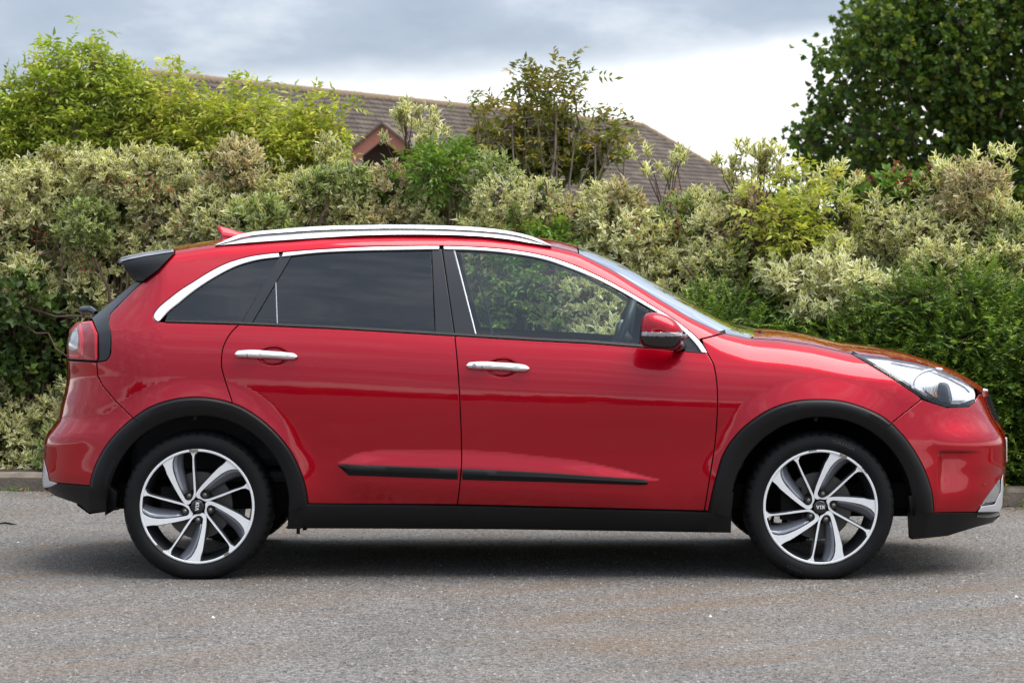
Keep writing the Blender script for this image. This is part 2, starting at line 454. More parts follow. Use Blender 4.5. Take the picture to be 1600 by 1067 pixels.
# ------------------------------------------------------------------ long tiled roof of the building behind
M_tile, t, b = newmat('brown_roof_tile')
at = t.nodes.new('ShaderNodeAttribute'); at.attribute_name = 'leaf'
sp = t.nodes.new('ShaderNodeSeparateColor'); t.links.new(at.outputs['Color'], sp.inputs[0])
tcn = t.nodes.new('ShaderNodeTexCoord')
lich = tn('Noise', 1.2, 6)
basec = tramp(sp.outputs[0], [(0, (0.060, 0.043, 0.034)), (0.6, (0.080, 0.060, 0.047)), (1.0, (0.11, 0.085, 0.065))])
t.links.new(tmix(tramp(lich, [(0.56, 0.0), (0.72, 0.45)]), basec, (0.16, 0.14, 0.09)), b.inputs['Base Color'])
b.inputs['Roughness'].default_value = 0.9
M_ridge = simple('lichened_ridge_tile', (0.15, 0.105, 0.06), 0.9, noise=0.5, nscale=2.5)
M_barge = simple('terracotta_bargeboard', (0.33, 0.13, 0.085), 0.7, noise=0.15)
M_brick = simple('brown_brick_wall', (0.24, 0.12, 0.08), 0.9, noise=0.3, nscale=5)
building = thing('building', 'long building with a brown tiled hipped roof beyond the hedge', 'building', (-3.4, 91, 0))
def bo(name, me):
    o = obj(name, me, building); o.location = -building.location; return o
R1 = Vector((-12.72, 76.0, 8.48)); R2 = Vector((5.9, 106.0, 8.53))
rd = (R2 - R1); rl = rd.length; rd.normalize()
nn = Vector((rd.y, -rd.x, 0)).normalized()
half, drop = 6.8, 4.6
def roof_surface(origin, along, down, length, depth_, trim0=0, trim1=0, gauge=0.345, width=0.30):
    vs, fs, at_ = [], [], []
    up = along.cross(down).normalized()
    if up.z < 0: up = -up
    rows = int(depth_/gauge)
    for i in range(rows):
        a0 = trim0*i*gauge; a1 = length + trim1*i*gauge
        ncol = int((a1-a0)/width)
        for j in range(ncol):
            c0 = origin + down*(i*gauge) + along*(a0 + j*width)
            rv = random.random(); h = 0.034 + random.uniform(-.008, .008)
            k = len(vs)
            p = [c0, c0 + along*width, c0 + along*width + down*gauge + up*h, c0 + down*gauge + up*h,
                 c0 + along*width*0.5 + up*0.035, c0 + along*width*0.5 + down*gauge + up*(h+0.035),
                 c0 + along*width + down*gauge, c0 + down*gauge]
            vs += [tuple(q) for q in p]; at_ += [(rv, 0, 0, 1)]*8
            fs += [(k, k+4, k+5, k+3), (k+4, k+1, k+2, k+5), (k+3, k+5, k+2, k+6), (k+3, k+6, k+7, k+7)][:3] + [(k+3, k+2, k+6, k+7)]
    return vs, fs, at_
dn = (nn*half - Vector((0, 0, drop))); dl = dn.length; dn.normalize()
vs, fs, at_ = roof_surface(R1, rd, dn, rl, dl, 0, 0.55)
me = fast_mesh('roof_tiles', vs, fs, M_tile, attr=np.array(at_)); o = bo('roof_tiles', me); o['kind'] = 'stuff'
# hip end (far right) and the hidden back slope
hb = R2 + rd*half*0.62*1.0
dn2 = (-nn*half - Vector((0, 0, drop))).normalized()
mb = MB()
E1 = R2 + rd*4.2 + nn*half - Vector((0, 0, drop)); E2 = R2 + rd*4.2 - nn*half - Vector((0, 0, drop))
W1 = R1 + nn*half - Vector((0, 0, drop)); W2 = R1 - nn*half - Vector((0, 0, drop))
mb.add([R1, R2, E1, E2, W1, W2], [(1, 2, 3), (0, 1, 3, 5), (0, 5, 4)])
mb.add([W1, E1, E2, W2] + [q - Vector((0, 0, 4.1)) for q in (W1, E1, E2, W2)], [(0,1,2,3),(0,4,5,1),(1,5,6,2),(2,6,7,3),(3,7,4,0)])
o = mb.build('wall', M_brick, building); o.location = -building.location
mb = MB(); up_ = Vector((0, 0, 0.02))
mb.add([R1+up_, R2+up_, E2+up_*0, W2], [(0, 1, 2, 3)]); mb.add([R2+up_*3, E1+up_*3, E2+up_*3], [(0, 1, 2)])
o = mb.build('roof', M_tile, building); o.location = -building.location
def ridge_piece():
    m_ = MB(); k = 8
    for s_ in (0, 0.44):
        for j in range(k+1):
            w = math.pi*j/k; m_.v.append((s_, 0.22*math.cos(w), -0.05+0.20*math.sin(w)+0.02*(s_ > 0)))
    for j in range(k): m_.f.append((j, j+1, k+2+j, k+1+j))
    return m_
rp = ridge_piece(); rme = fast_mesh('ridge_tile', rp.v, rp.f, M_ridge, True)
for k in range(int(rl/0.45)):
    p = R1 + rd*(k*0.45) + Vector((0, 0, -0.05)); o = obj('ridge_tile', rme, building, p - building.location)
    o.rotation_euler = (0, random.uniform(-.02, .02), math.atan2(rd.y, rd.x) + random.uniform(-.01, .01))
hipd = (E1 - R2); hl = hipd.length; hipd.normalize()
q = hipd.to_track_quat('X', 'Z')
for k in range(int(hl/0.45)):
    o = obj('ridge_tile', rme, building, R2 + hipd*(k*0.45) + Vector((0, 0, -0.03)) - building.location); o.rotation_mode = 'QUATERNION'; o.rotation_quaternion = q
# small gabled porch roof with terracotta bargeboards
gy = 62.0
A = Vector(unproj(597, 196, gy)); Lf = Vector(unproj(548, 236, gy)); Rt = Vector(unproj(650, 238, gy)); back = Vector((0.6, 9, 0))
mb = MB()
for P_, s_ in ((Lf, -1), (Rt, 1)):
    d_ = (P_ - A); dd = d_.normalized(); w_ = Vector((0, 0, -0.42))
    mb.add([A, P_, P_+w_, A+w_, A+Vector((0,.12,0)), P_+Vector((0,.12,0)), P_+w_+Vector((0,.12,0)), A+w_+Vector((0,.12,0))],
           [(0,1,2,3),(4,7,6,5),(0,4,5,1),(2,6,7,3),(1,5,6,2)])
o = mb.build('bargeboard', M_barge, building); o.location = -building.location
mb = MB(); e = Vector((0, 0.3, 0.1))
for P_ in (Lf, Rt):
    d_ = (P_-A)*1.04
    mb.add([A+Vector((0,-.1,.1)), A+d_+Vector((0,-.1,.1)), A+d_+back+Vector((0,0,.1)), A+back+Vector((0,0,.1)),
            A+Vector((0,-.1,.02)), A+d_+Vector((0,-.1,.02))], [(0,1,2,3),(0,4,5,1)])
o = mb.build('porch_roof', simple('porch_tiles', (0.12, 0.085, 0.065), 0.9, noise=.4, nscale=3), building); o.location = -building.location
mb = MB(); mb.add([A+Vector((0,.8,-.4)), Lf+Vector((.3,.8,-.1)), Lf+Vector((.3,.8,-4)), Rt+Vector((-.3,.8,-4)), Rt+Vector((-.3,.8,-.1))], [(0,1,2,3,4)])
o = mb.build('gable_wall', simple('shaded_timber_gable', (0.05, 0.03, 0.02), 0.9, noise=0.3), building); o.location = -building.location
# ------------------------------------------------------------------ the car: surface of its near side
# traced outlines are given in photograph pixels and carried onto the body's real surface depth
S = 360.7; GZ = 906.0; CY = 0.90
def table(pts, lo, hi, sig):
    p = np.array(sorted(pts), float); a = np.arange(lo, hi + 1, 1.0)
    v = np.interp(a, p[:, 0], p[:, 1])
    if sig:
        k = np.arange(-3*int(sig)-1, 3*int(sig)+2); w = np.exp(-0.5*(k/sig)**2); w /= w.sum()
        v = np.convolve(np.pad(v, len(k)//2, mode='reflect', reflect_type='odd'), w, 'valid')
    return a, v
def look(tb, x): return np.interp(x, tb[0], tb[1])
Ttop = table([(60,420),(188,405),(230,398),(274,391),(340,381),(440,374),(500,369.5),(560,367.5),(620,366.5),(700,367),(755,369.5),(800,374.6),(860,384),(904,395),(960,423.5),(1020,461),(1080,497),(1128,519.5),(1170,528),(1219,531),(1270,538.5),(1330,552),(1390,559),(1435,567),(1480,582),(1510,597),(1531,611),(1600,680)], 20, 1640, 6)
Belt = table([(60,496),(257,503.6),(370,506.6),(520,513.5),(710,524.6),(840,532.4),(920,536),(1104,550.4),(1250,560),(1400,580),(1600,620)], 20, 1640, 14)
UF = table([(300,1500),(540,1533),(600,1533),(611,1534),(624,1539),(640,1545),(657,1553),(669,1561),(678,1567),(690,1570.5),(729,1571),(741,1569),(770,1569),(800,1564),(816,1552),(860,1530)], 300, 900, 4)
UR = table([(300,60),(380,120),(400,140),(440,185),(470,158),(497,128),(515,110),(536,103),(566,104.5),(590,106),(614,102),(632,97),(654,93),(669,82),(681,72.5),(693,69.5),(714,68),(744,66),(760,70),(775,84),(800,100),(860,120)], 300, 900, 4)
prof_pts = [(-.1,.14),(.12,.10),(.22,.055),(.30,.026),(.36,.015),(.45,.012),(.55,.0115),(.65,.005),(.74,.0),(.80,.001),(.86,.006),(.92,.0155),(.98,.032),(1.04,.056),(1.10,.084),(1.2,.129),(1.3,.178),(1.4,.231),(1.5,.29),(1.6,.36),(1.8,.5)]
_z = np.arange(-.1, 1.8, .004); _p = np.interp(_z, [a for a, _ in prof_pts], [b_ for _, b_ in prof_pts])
_k = np.arange(-30, 31); _w = np.exp(-.5*(_k/8.0)**2); _w /= _w.sum()
_p = np.convolve(np.pad(_p, 30, mode='reflect', reflect_type='odd'), _w, 'valid')
def sstep(a, b_, x):
    t_ = np.clip((x-a)/(b_-a), 0, 1); return t_*t_*(3-2*t_)
WRAPW = table([(20,18),(900,22),(1100,30),(1190,44),(1330,40),(1500,34),(1640,40)], 20, 1640, 20)
WRAPB = table([(20,.05),(900,.06),(1100,.08),(1190,.13),(1330,.13),(1500,.10),(1640,.1)], 20, 1640, 20)
WC = ((307.5, 792.0), (1282.0, 792.5))
CREASE = table([(500,727),(526,724),(556,708),(590,703),(650,701.5),(718,702),(790,706),(905,719),(970,733),(1033,750),(1060,752)], 480, 1080, 3)
def depth(px, py):
    px = np.asarray(px, float); py = np.asarray(py, float)
    z_ = (GZ - py)/S
    zb = (GZ - look(Belt, px))/S
    zz = z_ + (1.04 - zb)*sstep(.55, 1.0, z_)
    Y = np.interp(zz, _z, _p)
    d = py - look(Ttop, px); w = look(WRAPW, px)
    q = np.clip(1 - d/w, 0, .99)
    Y = Y + look(WRAPB, px)*(1 - np.sqrt(1-q*q))
    uf = look(UF, py); q = np.clip((px-1330)/(uf-1330), 0, 1)
    Y = Y + .50*(1 - (1-q**2.3)**(1/2.3))
    ur = look(UR, py); q = np.clip((262-px)/(262-ur), 0, 1)
    Y = Y + .50*(1 - (1-q**2.2)**(1/2.2))
    Y = Y + .018*((px-800)/700)**2
    for (cx, cy) in WC:                       # flared shoulders over the wheels
        r = np.hypot(px-cx, (py-cy)*1.0)
        Y = Y - .018*np.clip((202-r)/34, 0, 1)**1.5 * sstep(545, 605, py)
    # raised sill blister carrying the door strip
    c1 = look(CREASE, px); ls = 724.5 + (px-526)*.0515
    h = np.clip((ls-c1), 0.1, 30); t_ = np.clip((py-c1)/h, 0, 1)
    amp = .021*np.clip(h/20, 0, 1)*((px > 505) & (px < 1045))
    fall = 1 - sstep(ls+22, ls+62, py)
    Y = Y - amp*(t_*t_*(3-2*t_)*0.35 + t_*0.65)*fall
    # scoops behind the door handles
    for (cx, cy) in ((785, 574), (427, 556)):
        r = np.hypot((px-cx)/26.5, (py-cy)/15.8)
        Y = Y + .017*(1 - sstep(.72, 1.0, r))
    # bumper shelf swelling out below the head lamp
    Y = Y + .072*(1 - sstep(634, 700, py))*sstep(1395, 1530, px)*sstep(560, 600, py)
    # slim air slot recess in the front bumper corner
    e = sstep(1466, 1478, px)
    Y = Y + .032*sstep(1463, 1474, px)*sstep(704, 707.5, py)*(1 - sstep(708, 800, py))*(1 - sstep(1490, 1536, px))
    return Y
def P(px, py, off=0.0):
    y = depth(px, py) + off
    k = (CAM_D + y)/F
    px = np.asarray(px, float); py = np.asarray(py, float)
    return np.stack([(px-800)*k, y, CAM_H - (py-440)*k], -1)
def PN(px, py):
    e = 0.6
    a = P(px+e, py) - P(px-e, py); b_ = P(px, py+e) - P(px, py-e)
    n = -np.cross(a, b_); n /= np.linalg.norm(n, axis=-1, keepdims=True)+1e-12
    return n

car = thing('car', 'red compact crossover car parked side on with silver roof rails and black wheel arch cladding', 'car', (0, 0.9, 0))
CARLOC = Vector((0, 0.9, 0))
def cobj(name, me, parent=None, mirror=False):
    o = obj(name, me, parent or car)
    if parent is None: o.location = -CARLOC
    if mirror: mirror_of(o)
    return o
MIRRORS = []
def mirror_of(o): MIRRORS.append(o)

def signed_area(p): 
    p = np.array(p); return 0.5*np.sum(p[:, 0]*np.roll(p[:, 1], -1) - np.roll(p[:, 0], -1)*p[:, 1])
def densify(poly, step):
    out = []
    for i in range(len(poly)):
        a, b_ = np.array(poly[i]), np.array(poly[(i+1) % len(poly)])
        k = max(1, int(math.ceil(np.linalg.norm(b_-a)/step)))
        for j in range(k): out.append(tuple(a+(b_-a)*j/k))
    return out
def offset_poly(p, d):
    """p counter-clockwise (positive area), positive d grows it"""
    p = np.array(p); a = np.roll(p, 1, 0); b_ = np.roll(p, -1, 0)
    e1 = p-a; e2 = b_-p
    e1 /= np.linalg.norm(e1, axis=1)[:, None]+1e-9; e2 /= np.linalg.norm(e2, axis=1)[:, None]+1e-9
    n1 = np.stack([e1[:, 1], -e1[:, 0]], 1); n2 = np.stack([e2[:, 1], -e2[:, 0]], 1)
    n = n1+n2; l = np.linalg.norm(n, axis=1); n /= np.maximum(l, 1e-6)[:, None]
    c = np.clip(np.sum(n*n1, 1), .5, 1)
    return p + n*(d/c)[:, None], n
def inside(pts, poly):
    x, y = pts[:, 0], pts[:, 1]; res = np.zeros(len(pts), bool); n = len(poly)
    for i in range(n):
        x1, y1 = poly[i]; x2, y2 = poly[(i+1) % n]
        if y1 == y2: continue
        c = ((y1 > y) != (y2 > y)) & (x < (x2-x1)*(y-y1)/(y2-y1)+x1)
        res ^= c
    return res
def segdist(pts, poly):
    d = np.full(len(pts), 1e9); n = len(poly)
    for i in range(n):
        a = np.array(poly[i]); b_ = np.array(poly[(i+1) % n]); ab = b_-a
        t_ = np.clip(((pts-a)@ab)/(ab@ab+1e-9), 0, 1); q = a+t_[:, None]*ab
        d = np.minimum(d, np.hypot(*(pts-q).T))
    return d
def panel(name, poly, mat, parent=None, off=0.0, grid=4.5, gap=0.9, lip=.022, step=4, extra=None, mirror=True, flat_lip=False):
    poly = [tuple(map(float, p)) for p in poly]
    if signed_area(poly) < 0: poly = poly[::-1]
    bd = densify(poly, step)
    b0, nv = offset_poly(bd, -gap-.7); b1, _ = offset_poly(bd, -gap)
    lo = b0.min(0); hi = b0.max(0)
    gx, gy_ = np.meshgrid(np.arange(lo[0]+grid*.37, hi[0], grid), np.arange(lo[1]+grid*.41, hi[1], grid))
    gx = gx + (np.arange(gx.shape[0]) % 2)[:, None]*grid*.5
    pts = np.stack([gx.ravel(), gy_.ravel()], 1)
    # refine over small features
    ext = [pts]
    if extra:
        for (x0, x1, y0, y1, g) in extra:
            a, b_ = np.meshgrid(np.arange(x0, x1, g), np.arange(y0, y1, g)); q = np.stack([a.ravel(), b_.ravel()], 1)
            pk = ext[0]; ext[0] = pk[~((pk[:, 0] > x0-g) & (pk[:, 0] < x1+g) & (pk[:, 1] > y0-g) & (pk[:, 1] < y1+g))]; ext.append(q)
    pts = np.concatenate(ext)
    pts = pts[inside(pts, b0)]
    if len(pts): pts = pts[segdist(pts, b0) > min(1.2, grid*.4)]
    nb = len(b0); allp = np.concatenate([b0, pts]) if len(pts) else b0
    r = delaunay_2d_cdt([Vector(map(float, p)) for p in allp], [(i, (i+1) % nb) for i in range(nb)], [], 1, 1e-4)
    vp = np.array([(v.x, v.y) for v in r[0]]); tris = [f for f in r[2]]
    V3 = P(vp[:, 0], vp[:, 1], off); Nn = PN(vp[:, 0], vp[:, 1])
    nV = len(vp)
    A0 = P(b0[:, 0], b0[:, 1], off); NA = PN(b0[:, 0], b0[:, 1])
    B1 = P(b1[:, 0], b1[:, 1], off+.0016); Lp = B1 + np.array([0, lip, 0])
    outw = np.stack([nv[:, 0], np.zeros(nb), -nv[:, 1]], 1)
    NB = NA + outw; NB /= np.linalg.norm(NB, axis=1)[:, None]
    verts = np.concatenate([V3, A0, B1, B1, Lp]); norms = np.concatenate([Nn, NA, NB, outw, outw])
    faces = []
    for f in tris:
        a, b_, c = f[:3]
        if (vp[b_][0]-vp[a][0])*(vp[c][1]-vp[a][1]) - (vp[b_][1]-vp[a][1])*(vp[c][0]-vp[a][0]) > 0: f = f[::-1]
        faces.append(tuple(f))
    for i in range(nb):
        j = (i+1) % nb; a = nV; b_ = nV+nb; c = nV+2*nb; d = nV+3*nb
        faces.append((a+i, a+j, b_+j, b_+i)); faces.append((c+i, c+j, d+j, d+i))
    me = fast_mesh(name, verts, faces, mat, True, norms)
    return cobj(name, me, parent, mirror and parent is None) if parent is None else sub(name, me, parent)
def sub(name, me, parent):
    o = obj(name, me, parent); return o
def resample(cv, n):
    cv = np.array(cv, float); s = np.concatenate([[0], np.cumsum(np.hypot(*np.diff(cv, axis=0).T))])
    q = np.linspace(0, s[-1], n); return np.stack([np.interp(q, s, cv[:, 0]), np.interp(q, s, cv[:, 1])], 1)
def strip(name, A, B, prof, mat, parent=None, n=120, mirror=True, smooth=True, caps=True):
    """surface strip between two traced curves; prof is a list of (fraction across, depth offset)"""
    a = resample(A, n); b_ = resample(B, n); rows = []
    for (t_, o_) in prof:
        q = a + (b_-a)*t_; rows.append(P(q[:, 0], q[:, 1], o_))
    V_ = np.concatenate(rows); m = len(prof); F_ = []
    for i in range(m-1):
        for j in range(n-1): F_.append((i*n+j, i*n+j+1, (i+1)*n+j+1, (i+1)*n+j))
    if caps: F_ += [tuple(i*n for i in range(m)), tuple(i*n+n-1 for i in range(m))[::-1]]
    me = fast_mesh(name, V_, F_, mat, smooth)
    if smooth: me.set_sharp_from_angle(angle=math.radians(38))
    if parent is None: return cobj(name, me, None, mirror)
    return sub(name, me, parent)

# ---- traced lines
chrome_out = catmull([(247,502),(241.5,499.5),(239.5,494),(243,487),(250,479),(262,469),(280,455),(302,441),(325,426.5),(355,411.5),(385,402.5),(439,395),(480,391.5),(520,389),(560,386.6),(620,385),(690,384.5),(710,385),(755,387),(800,391),(860,402.5),(900,416),(930,429.5),(960,444.5),(990,461),(1020,479),(1050,497),(1074,515),(1092,531.5),(1105,550.6)], 4)
chrome_in = catmull([(247.3,502.2),(251,500),(256,494.5),(262,488),(278,475),(295,461),(318,444.5),(340,431),(370,416),(400,407),(440.5,401.6),(500,395),(560,392.3),(620,391),(690,390),(755,392),(800,396.5),(860,408.5),(885,417.5),(930,435.5),(960,450.5),(1008,477.5),(1050,503),(1074,524),(1089,540.5),(1095.5,550)], 4)
def cut(curve, x0, x1, key=0):
    c = [p for p in curve if x0 <= p[key] <= x1]; return c
belt_near = [(257.5,503.6),(373,507),(520,513.5),(600,518),(710.5,524.8),(840,532.6),(920,536.5),(1000,542.8),(1104.6,551)]
rd_rear = catmull([(373,507),(358,524),(349,542),(346,560),(346.5,575),(349.5,587),(355,605),(362.5,626.8)], 4)
door_mid = catmull([(710.5,524.8),(714,560),(717,600),(719.5,650),(721,690),(720.5,736),(718,761),(714.6,788.4)], 4)
fd_front = catmull([(1104.6,551),(1114.5,569),(1119,590),(1121,620),(1120.5,650),(1117.5,690),(1110,740),(1100.5,798)], 4)
arch_r_out = catmull([(140.5,759),(143.5,744),(157,711),(178,681),(208,653.5),(232,637.5),(265,625.5),(304,620.6),(340,624),(370,632.4),(400,649.5),(430,675),(454,705),(469,735),(478,765),(481.5,787)], 4)
arch_f_out = catmull([(1107,799),(1113,770),(1120,742),(1131,708),(1150,680),(1180,653.5),(1210,636.5),(1240,627.5),(1276,624.5),(1312,626.6),(1348,636.5),(1384,654.5),(1408,677),(1432,710),(1447,740),(1456,770),(1459.5,801)], 4)
ang = np.radians(np.arange(-95, 96, 4))
arch_r_in = [(310+142*math.sin(a), 792-142.5*math.cos(a)) for a in ang]
arch_f_in = [(1284+142*math.sin(a), 794-142.5*math.cos(a)) for a in ang]
def between(curve, a, b_):
    """section of a dense curve from the point nearest a to the point nearest b"""
    c = np.array(curve); i = int(np.argmin(np.hypot(*(c-np.array(a)).T))); j = int(np.argmin(np.hypot(*(c-np.array(b_)).T)))
    return curve[i:j+1] if i <= j else curve[j:i+1][::-1]
topc = lambda x0, x1, dy=0: [(x, float(look(Ttop, x))+dy) for x in np.linspace(x0, x1, max(2, int(abs(x1-x0)/6)))]
fr_sil = [(float(look(UF, y))-.05, y) for y in np.arange(617, 743, 4.0)]
re_sil = [(float(look(UR, y))+.05, y) for y in np.arange(565, 753, 4.0)]

# ---- painted panels
body_poly = topc(274, 1126) + [(1132.5,520)] + [(1108,526.5),(1096,529.5)] + between(chrome_out, (1092,531.5), (247,502)) \
    + [(257.5,503.6),(373,507)] + rd_rear[1:] + between(arch_r_out, (362.5,629), (208,653.5)) + [(180,626),(160,602),(152.5,587),(151.3,566)] \
    + catmull([(166,563.5),(171.5,556),(173.3,540),(173,524),(169.8,500),(172,491),(182,480),(223,440.5),(247,422),(274,393.5)], 4)[:-1]
body_side = panel('body_side', body_poly, M_paint, grid=5)
lens_ex = (500, 1050, 696, 775, 3.0)
front_door = panel('front_door', [(710.5,524.8),(840,532.6),(920,536.5),(1000,542.8)] + fd_front + [(714.6,788.4)] + door_mid[::-1][1:-1], M_paint, extra=[(755,815,554,594,1.6),(722,1050,698,775,3.0)])
rear_door = panel('rear_door', [(373,507),(520,513.5),(600,518)] + door_mid + between(arch_r_out, (481.5,787), (362.5,629)) + rd_rear[::-1][1:-1], M_paint, extra=[(397,457,536,577,1.6),(500,717,698,775,3.0)])
fender = panel('front_fender', [(1096,530),(1108,527),(1132.5,520.5)] + topc(1140,1328) + [(1354,566.5),(1390,588.5),(1435,618.5),(1440,624),(1394,660)]
               + between(arch_f_out, (1394,663), (1107,799)) + [(1100.5,798)] + fd_front[::-1][1:], M_paint, grid=4)
front_bumper = panel('front_bumper', [(1440,624),(1456,629.5),(1480,637),(1513,635.5),(1523,628),(1528,617),(1533.5,614.5)] + fr_sil
               + [(1562,750),(1545,773),(1527,798),(1526.5,800)] + [(1459.5,801)] + between(arch_f_out, (1459.5,801), (1394,660))[1:], M_paint,
               grid=6, extra=[(1455,1535,696,790,2.6),(1535,1571,616,760,2.0)])
rear_bumper = panel('rear_bumper', [(105.5,563.5),(151.3,566),(152.5,587),(160,602),(180,626),(208,653.5)] + between(arch_r_out, (208,653.5), (140.5,759))
               + [(89.5,754.5),(76,752)] + re_sil[::-1], M_paint, grid=6, extra=[(66,110,565,752,2.4)])
for q_, nm in ((fender, 'fender'),): pass

# dark seal ribbons behind the gaps
def ribbon(name, line, w=4.5, off=.016, mat=M_seal, parent=None):
    l = np.array(resample(line, max(3, int(len(line)*1.2)))); d = np.gradient(l, axis=0); d /= np.linalg.norm(d, axis=1)[:, None]
    nn_ = np.stack([-d[:, 1], d[:, 0]], 1)
    return strip(name, l-nn_*w, l+nn_*w, [(0, off), (1, off)], mat, n=len(l), caps=False, parent=parent)
for line in (rd_rear, door_mid, fd_front, [(151.3,566),(152.5,587),(160,602),(180,626),(208,654)], [(1440,624),(1394,660)], [(1094,530),(1134,519.5)],
             [(104.5,563.5),(151.3,566),(168,563)], belt_near, arch_r_out, arch_f_out, [(1330,552),(1354,566),(1390,588),(1435,618),(1440,624),(1456,629),(1480,636.5),(1513,635),(1523,627.5)],
             [(481,787),(714.6,788.3),(1101,798.5)], [(1459,801),(1526,800)]):
    ribbon('door_seal', line)

# ---- glasshouse
M_gtrim = M_satin
quarter_glass = panel('quarter_glass', [(257,503)] + between(chrome_in, (262,488), (437.5,402)) + [(437.5,402),(378.5,503),(377,506)], M_privacy, off=.010, gap=.4, grid=14, lip=.004)
panel('window_pillar', [(438.6,396.5),(455.5,400.8),(394.5,503.5),(394,507.2),(374.3,506.3),(378,503)], M_satin, off=.004, gap=.3, grid=12)
rg = panel('door_window', between(chrome_in, (455.5,400), (674,391)) + [(674,391),(680,516.5),(679.5,522.6),(394.5,508),(395,503)], M_privacy, off=.010, gap=.3, grid=14, lip=.004)
strip('window_divider', [(430,440),(432.4,505)], [(431.6,440),(434,505)], [(0,.008),(.5,.005),(1,.008)], M_silver, n=12)
panel('window_pillar', [(674.5,390.2),(690,389.8),(700,455),(710,524.5),(680.3,522.6),(679.6,500)], M_satin, off=.004, gap=.3, grid=12)
panel('window_pillar', [(691.5,389.8),(708.5,390.5),(743,520.4),(743.5,526.6),(711.3,524.8),(701,455)], M_satin, off=.004, gap=.3, grid=12)
ribbon('door_seal', [(690.6,386),(700.5,455),(710.6,525)], 3)
strip('window_divider', [(708.2,391),(741.6,521.5)], [(711,391),(744.4,521.5)], [(0,.006),(.5,.001),(1,.006)], M_chrome, n=24)
fg = panel('door_window', between(chrome_in, (711,390.5), (1011,479)) + [(1011,478),(1016,492),(1016,543.6),(920,536.5),(840,532.4),(744,526.5),(743.5,521)], M_glass, off=.010, gap=.2, grid=14, lip=.004)
panel('mirror_sail', between(chrome_in, (1010,478.5), (1095.5,550))[1:] + [(1095.5,550),(1016,543.8),(1016.5,492),(1011,479)], M_satin, off=.006, gap=.2, grid=12)
# belt weatherstrip
bl_top = [(259,498.5),(373,501.6),(520,508.5),(600,513),(710.5,519.3),(840,527.3),(920,531.3),(1000,537.6),(1096,549.5)]
bl_bot = [(259,504.2),(373,507.5),(520,514),(600,518.6),(710.5,525.3),(840,533),(920,537),(1000,543.4),(1101,551.6)]
strip('belt_weatherstrip', bl_top, bl_bot, [(0,.014),(.1,.003),(.35,-.002),(.75,-.003),(1,.008)], M_plastic, n=160)
# chrome window surround in three lengths
for x0, x1 in ((230, 437.6), (439.8, 689.6), (691.6, 1110)):
    A_ = cut(chrome_out, x0, x1); B_ = cut(chrome_in, x0, x1)
    if x0 == 230: pass
    strip('window_surround', A_, B_, [(0,.012),(.02,.001),(.12,-.003),(.5,-.005),(.88,-.003),(.99,.002),(1,.016)], M_chrome, n=140)

# ---- black cladding
prof_arch = [(-.01,.022),(0.0,.000),(.05,-.011),(.14,-.017),(.44,-.019),(.52,-.0165),(.9,-.010),(.985,-.004),(1.0,.006),(1.0,.10)]
strip('wheel_arch', arch_r_out, [(174,800)] + arch_r_in[2:-2] + [(451,800)], prof_arch, M_plastic, n=110)
strip('wheel_arch', arch_f_out, [(1142,808)] + arch_f_in[2:-3] + [(1427.5,800)], prof_arch, M_plastic, n=110)
strip('bumper_joint', [(1393,660.5),(1375,673.5)], [(1394.6,661.6),(1376.6,674.8)], [(0,-.0182),(.5,-.0186),(1,-.0182)], M_seal, n=6)
strip('bumper_joint', [(208,653.5),(227,667)], [(209.2,652.6),(228.2,666)], [(0,-.0182),(.5,-.0186),(1,-.0182)], M_seal, n=6)
sill_top = [(478,786.5),(600,787.5),(714.6,789),(900,793.6),(1100.5,799.2),(1108,799.8)]
sill_mid = [(478,789.5),(600,790.5),(714.6,792),(900,796.6),(1100.5,802.2),(1108,802.6)]
sill_bot = [(452,825),(600,825.6),(777,826.5),(1000,829.8),(1142,832)]
sill = strip('sill', [(474,786.5)] + sill_top[1:-1] + [(1116,799.8)], [(446,825)] + sill_bot[1:], [(-.02,.03),(0,.004),(.05,-.012),(.12,-.014),(.55,-.008),(.92,-.004),(1,.006),(1,.08)], M_plastic, n=120)
panel('arch_foot', [(481,786),(474,800),(470,826),(449,826),(452,800),(452.5,775),(468,770)], M_plastic, off=-.0075, gap=0, grid=10, lip=.06)
panel('arch_foot', [(1107,799),(1118,785),(1146,770),(1143,800),(1142,832),(1104,831)], M_plastic, off=-.0075, gap=0, grid=10, lip=.06)
panel('rear_valance', [(69,762.5),(89.5,755.5),(140,759.8),(160,752),(182,770),(180,797),(139,800),(124,787.8),(85,774)], M_plastic, off=-.006, gap=0, grid=6, lip=.10, extra=[(66,100,750,776,2.5)])
panel('front_valance', [(1459,801.6),(1526,801),(1562,800.5),(1562,806),(1551,816),(1522,824),(1480,837),(1425,842.6),(1423,800),(1420,775),(1447,770)], M_plastic, off=-.005, gap=0, grid=6, lip=.10, extra=[(1530,1566,798,822,2.2)])
strip('splitter_lip', [(1526,803),(1545,802.5),(1563,800)], [(1527,808),(1545,809),(1561,805.5)], [(0,0),(.2,-.014),(.5,-.018),(.8,-.014),(1,0)], M_silver if False else M_gloss, n=20)
# door strip in two lengths
strip('door_strip', [(528,725.5),(535,724.6),(620,727.6),(715,731.2)], [(528,727),(544,743.3),(620,746),(715,749.8)], [(0,.006),(.04,-.006),(.12,-.010),(.5,-.014),(.62,-.011),(.95,-.003),(1,.012)], M_plastic, n=50)
strip('door_strip', [(722.5,731.4),(850,737.4),(1003,748.6),(1013,750.6)], [(722.5,750.2),(850,753.4),(1000,758.2),(1012,757)], [(0,.006),(.04,-.006),(.12,-.010),(.5,-.014),(.62,-.011),(.95,-.003),(1,.012)], M_plastic, n=70)

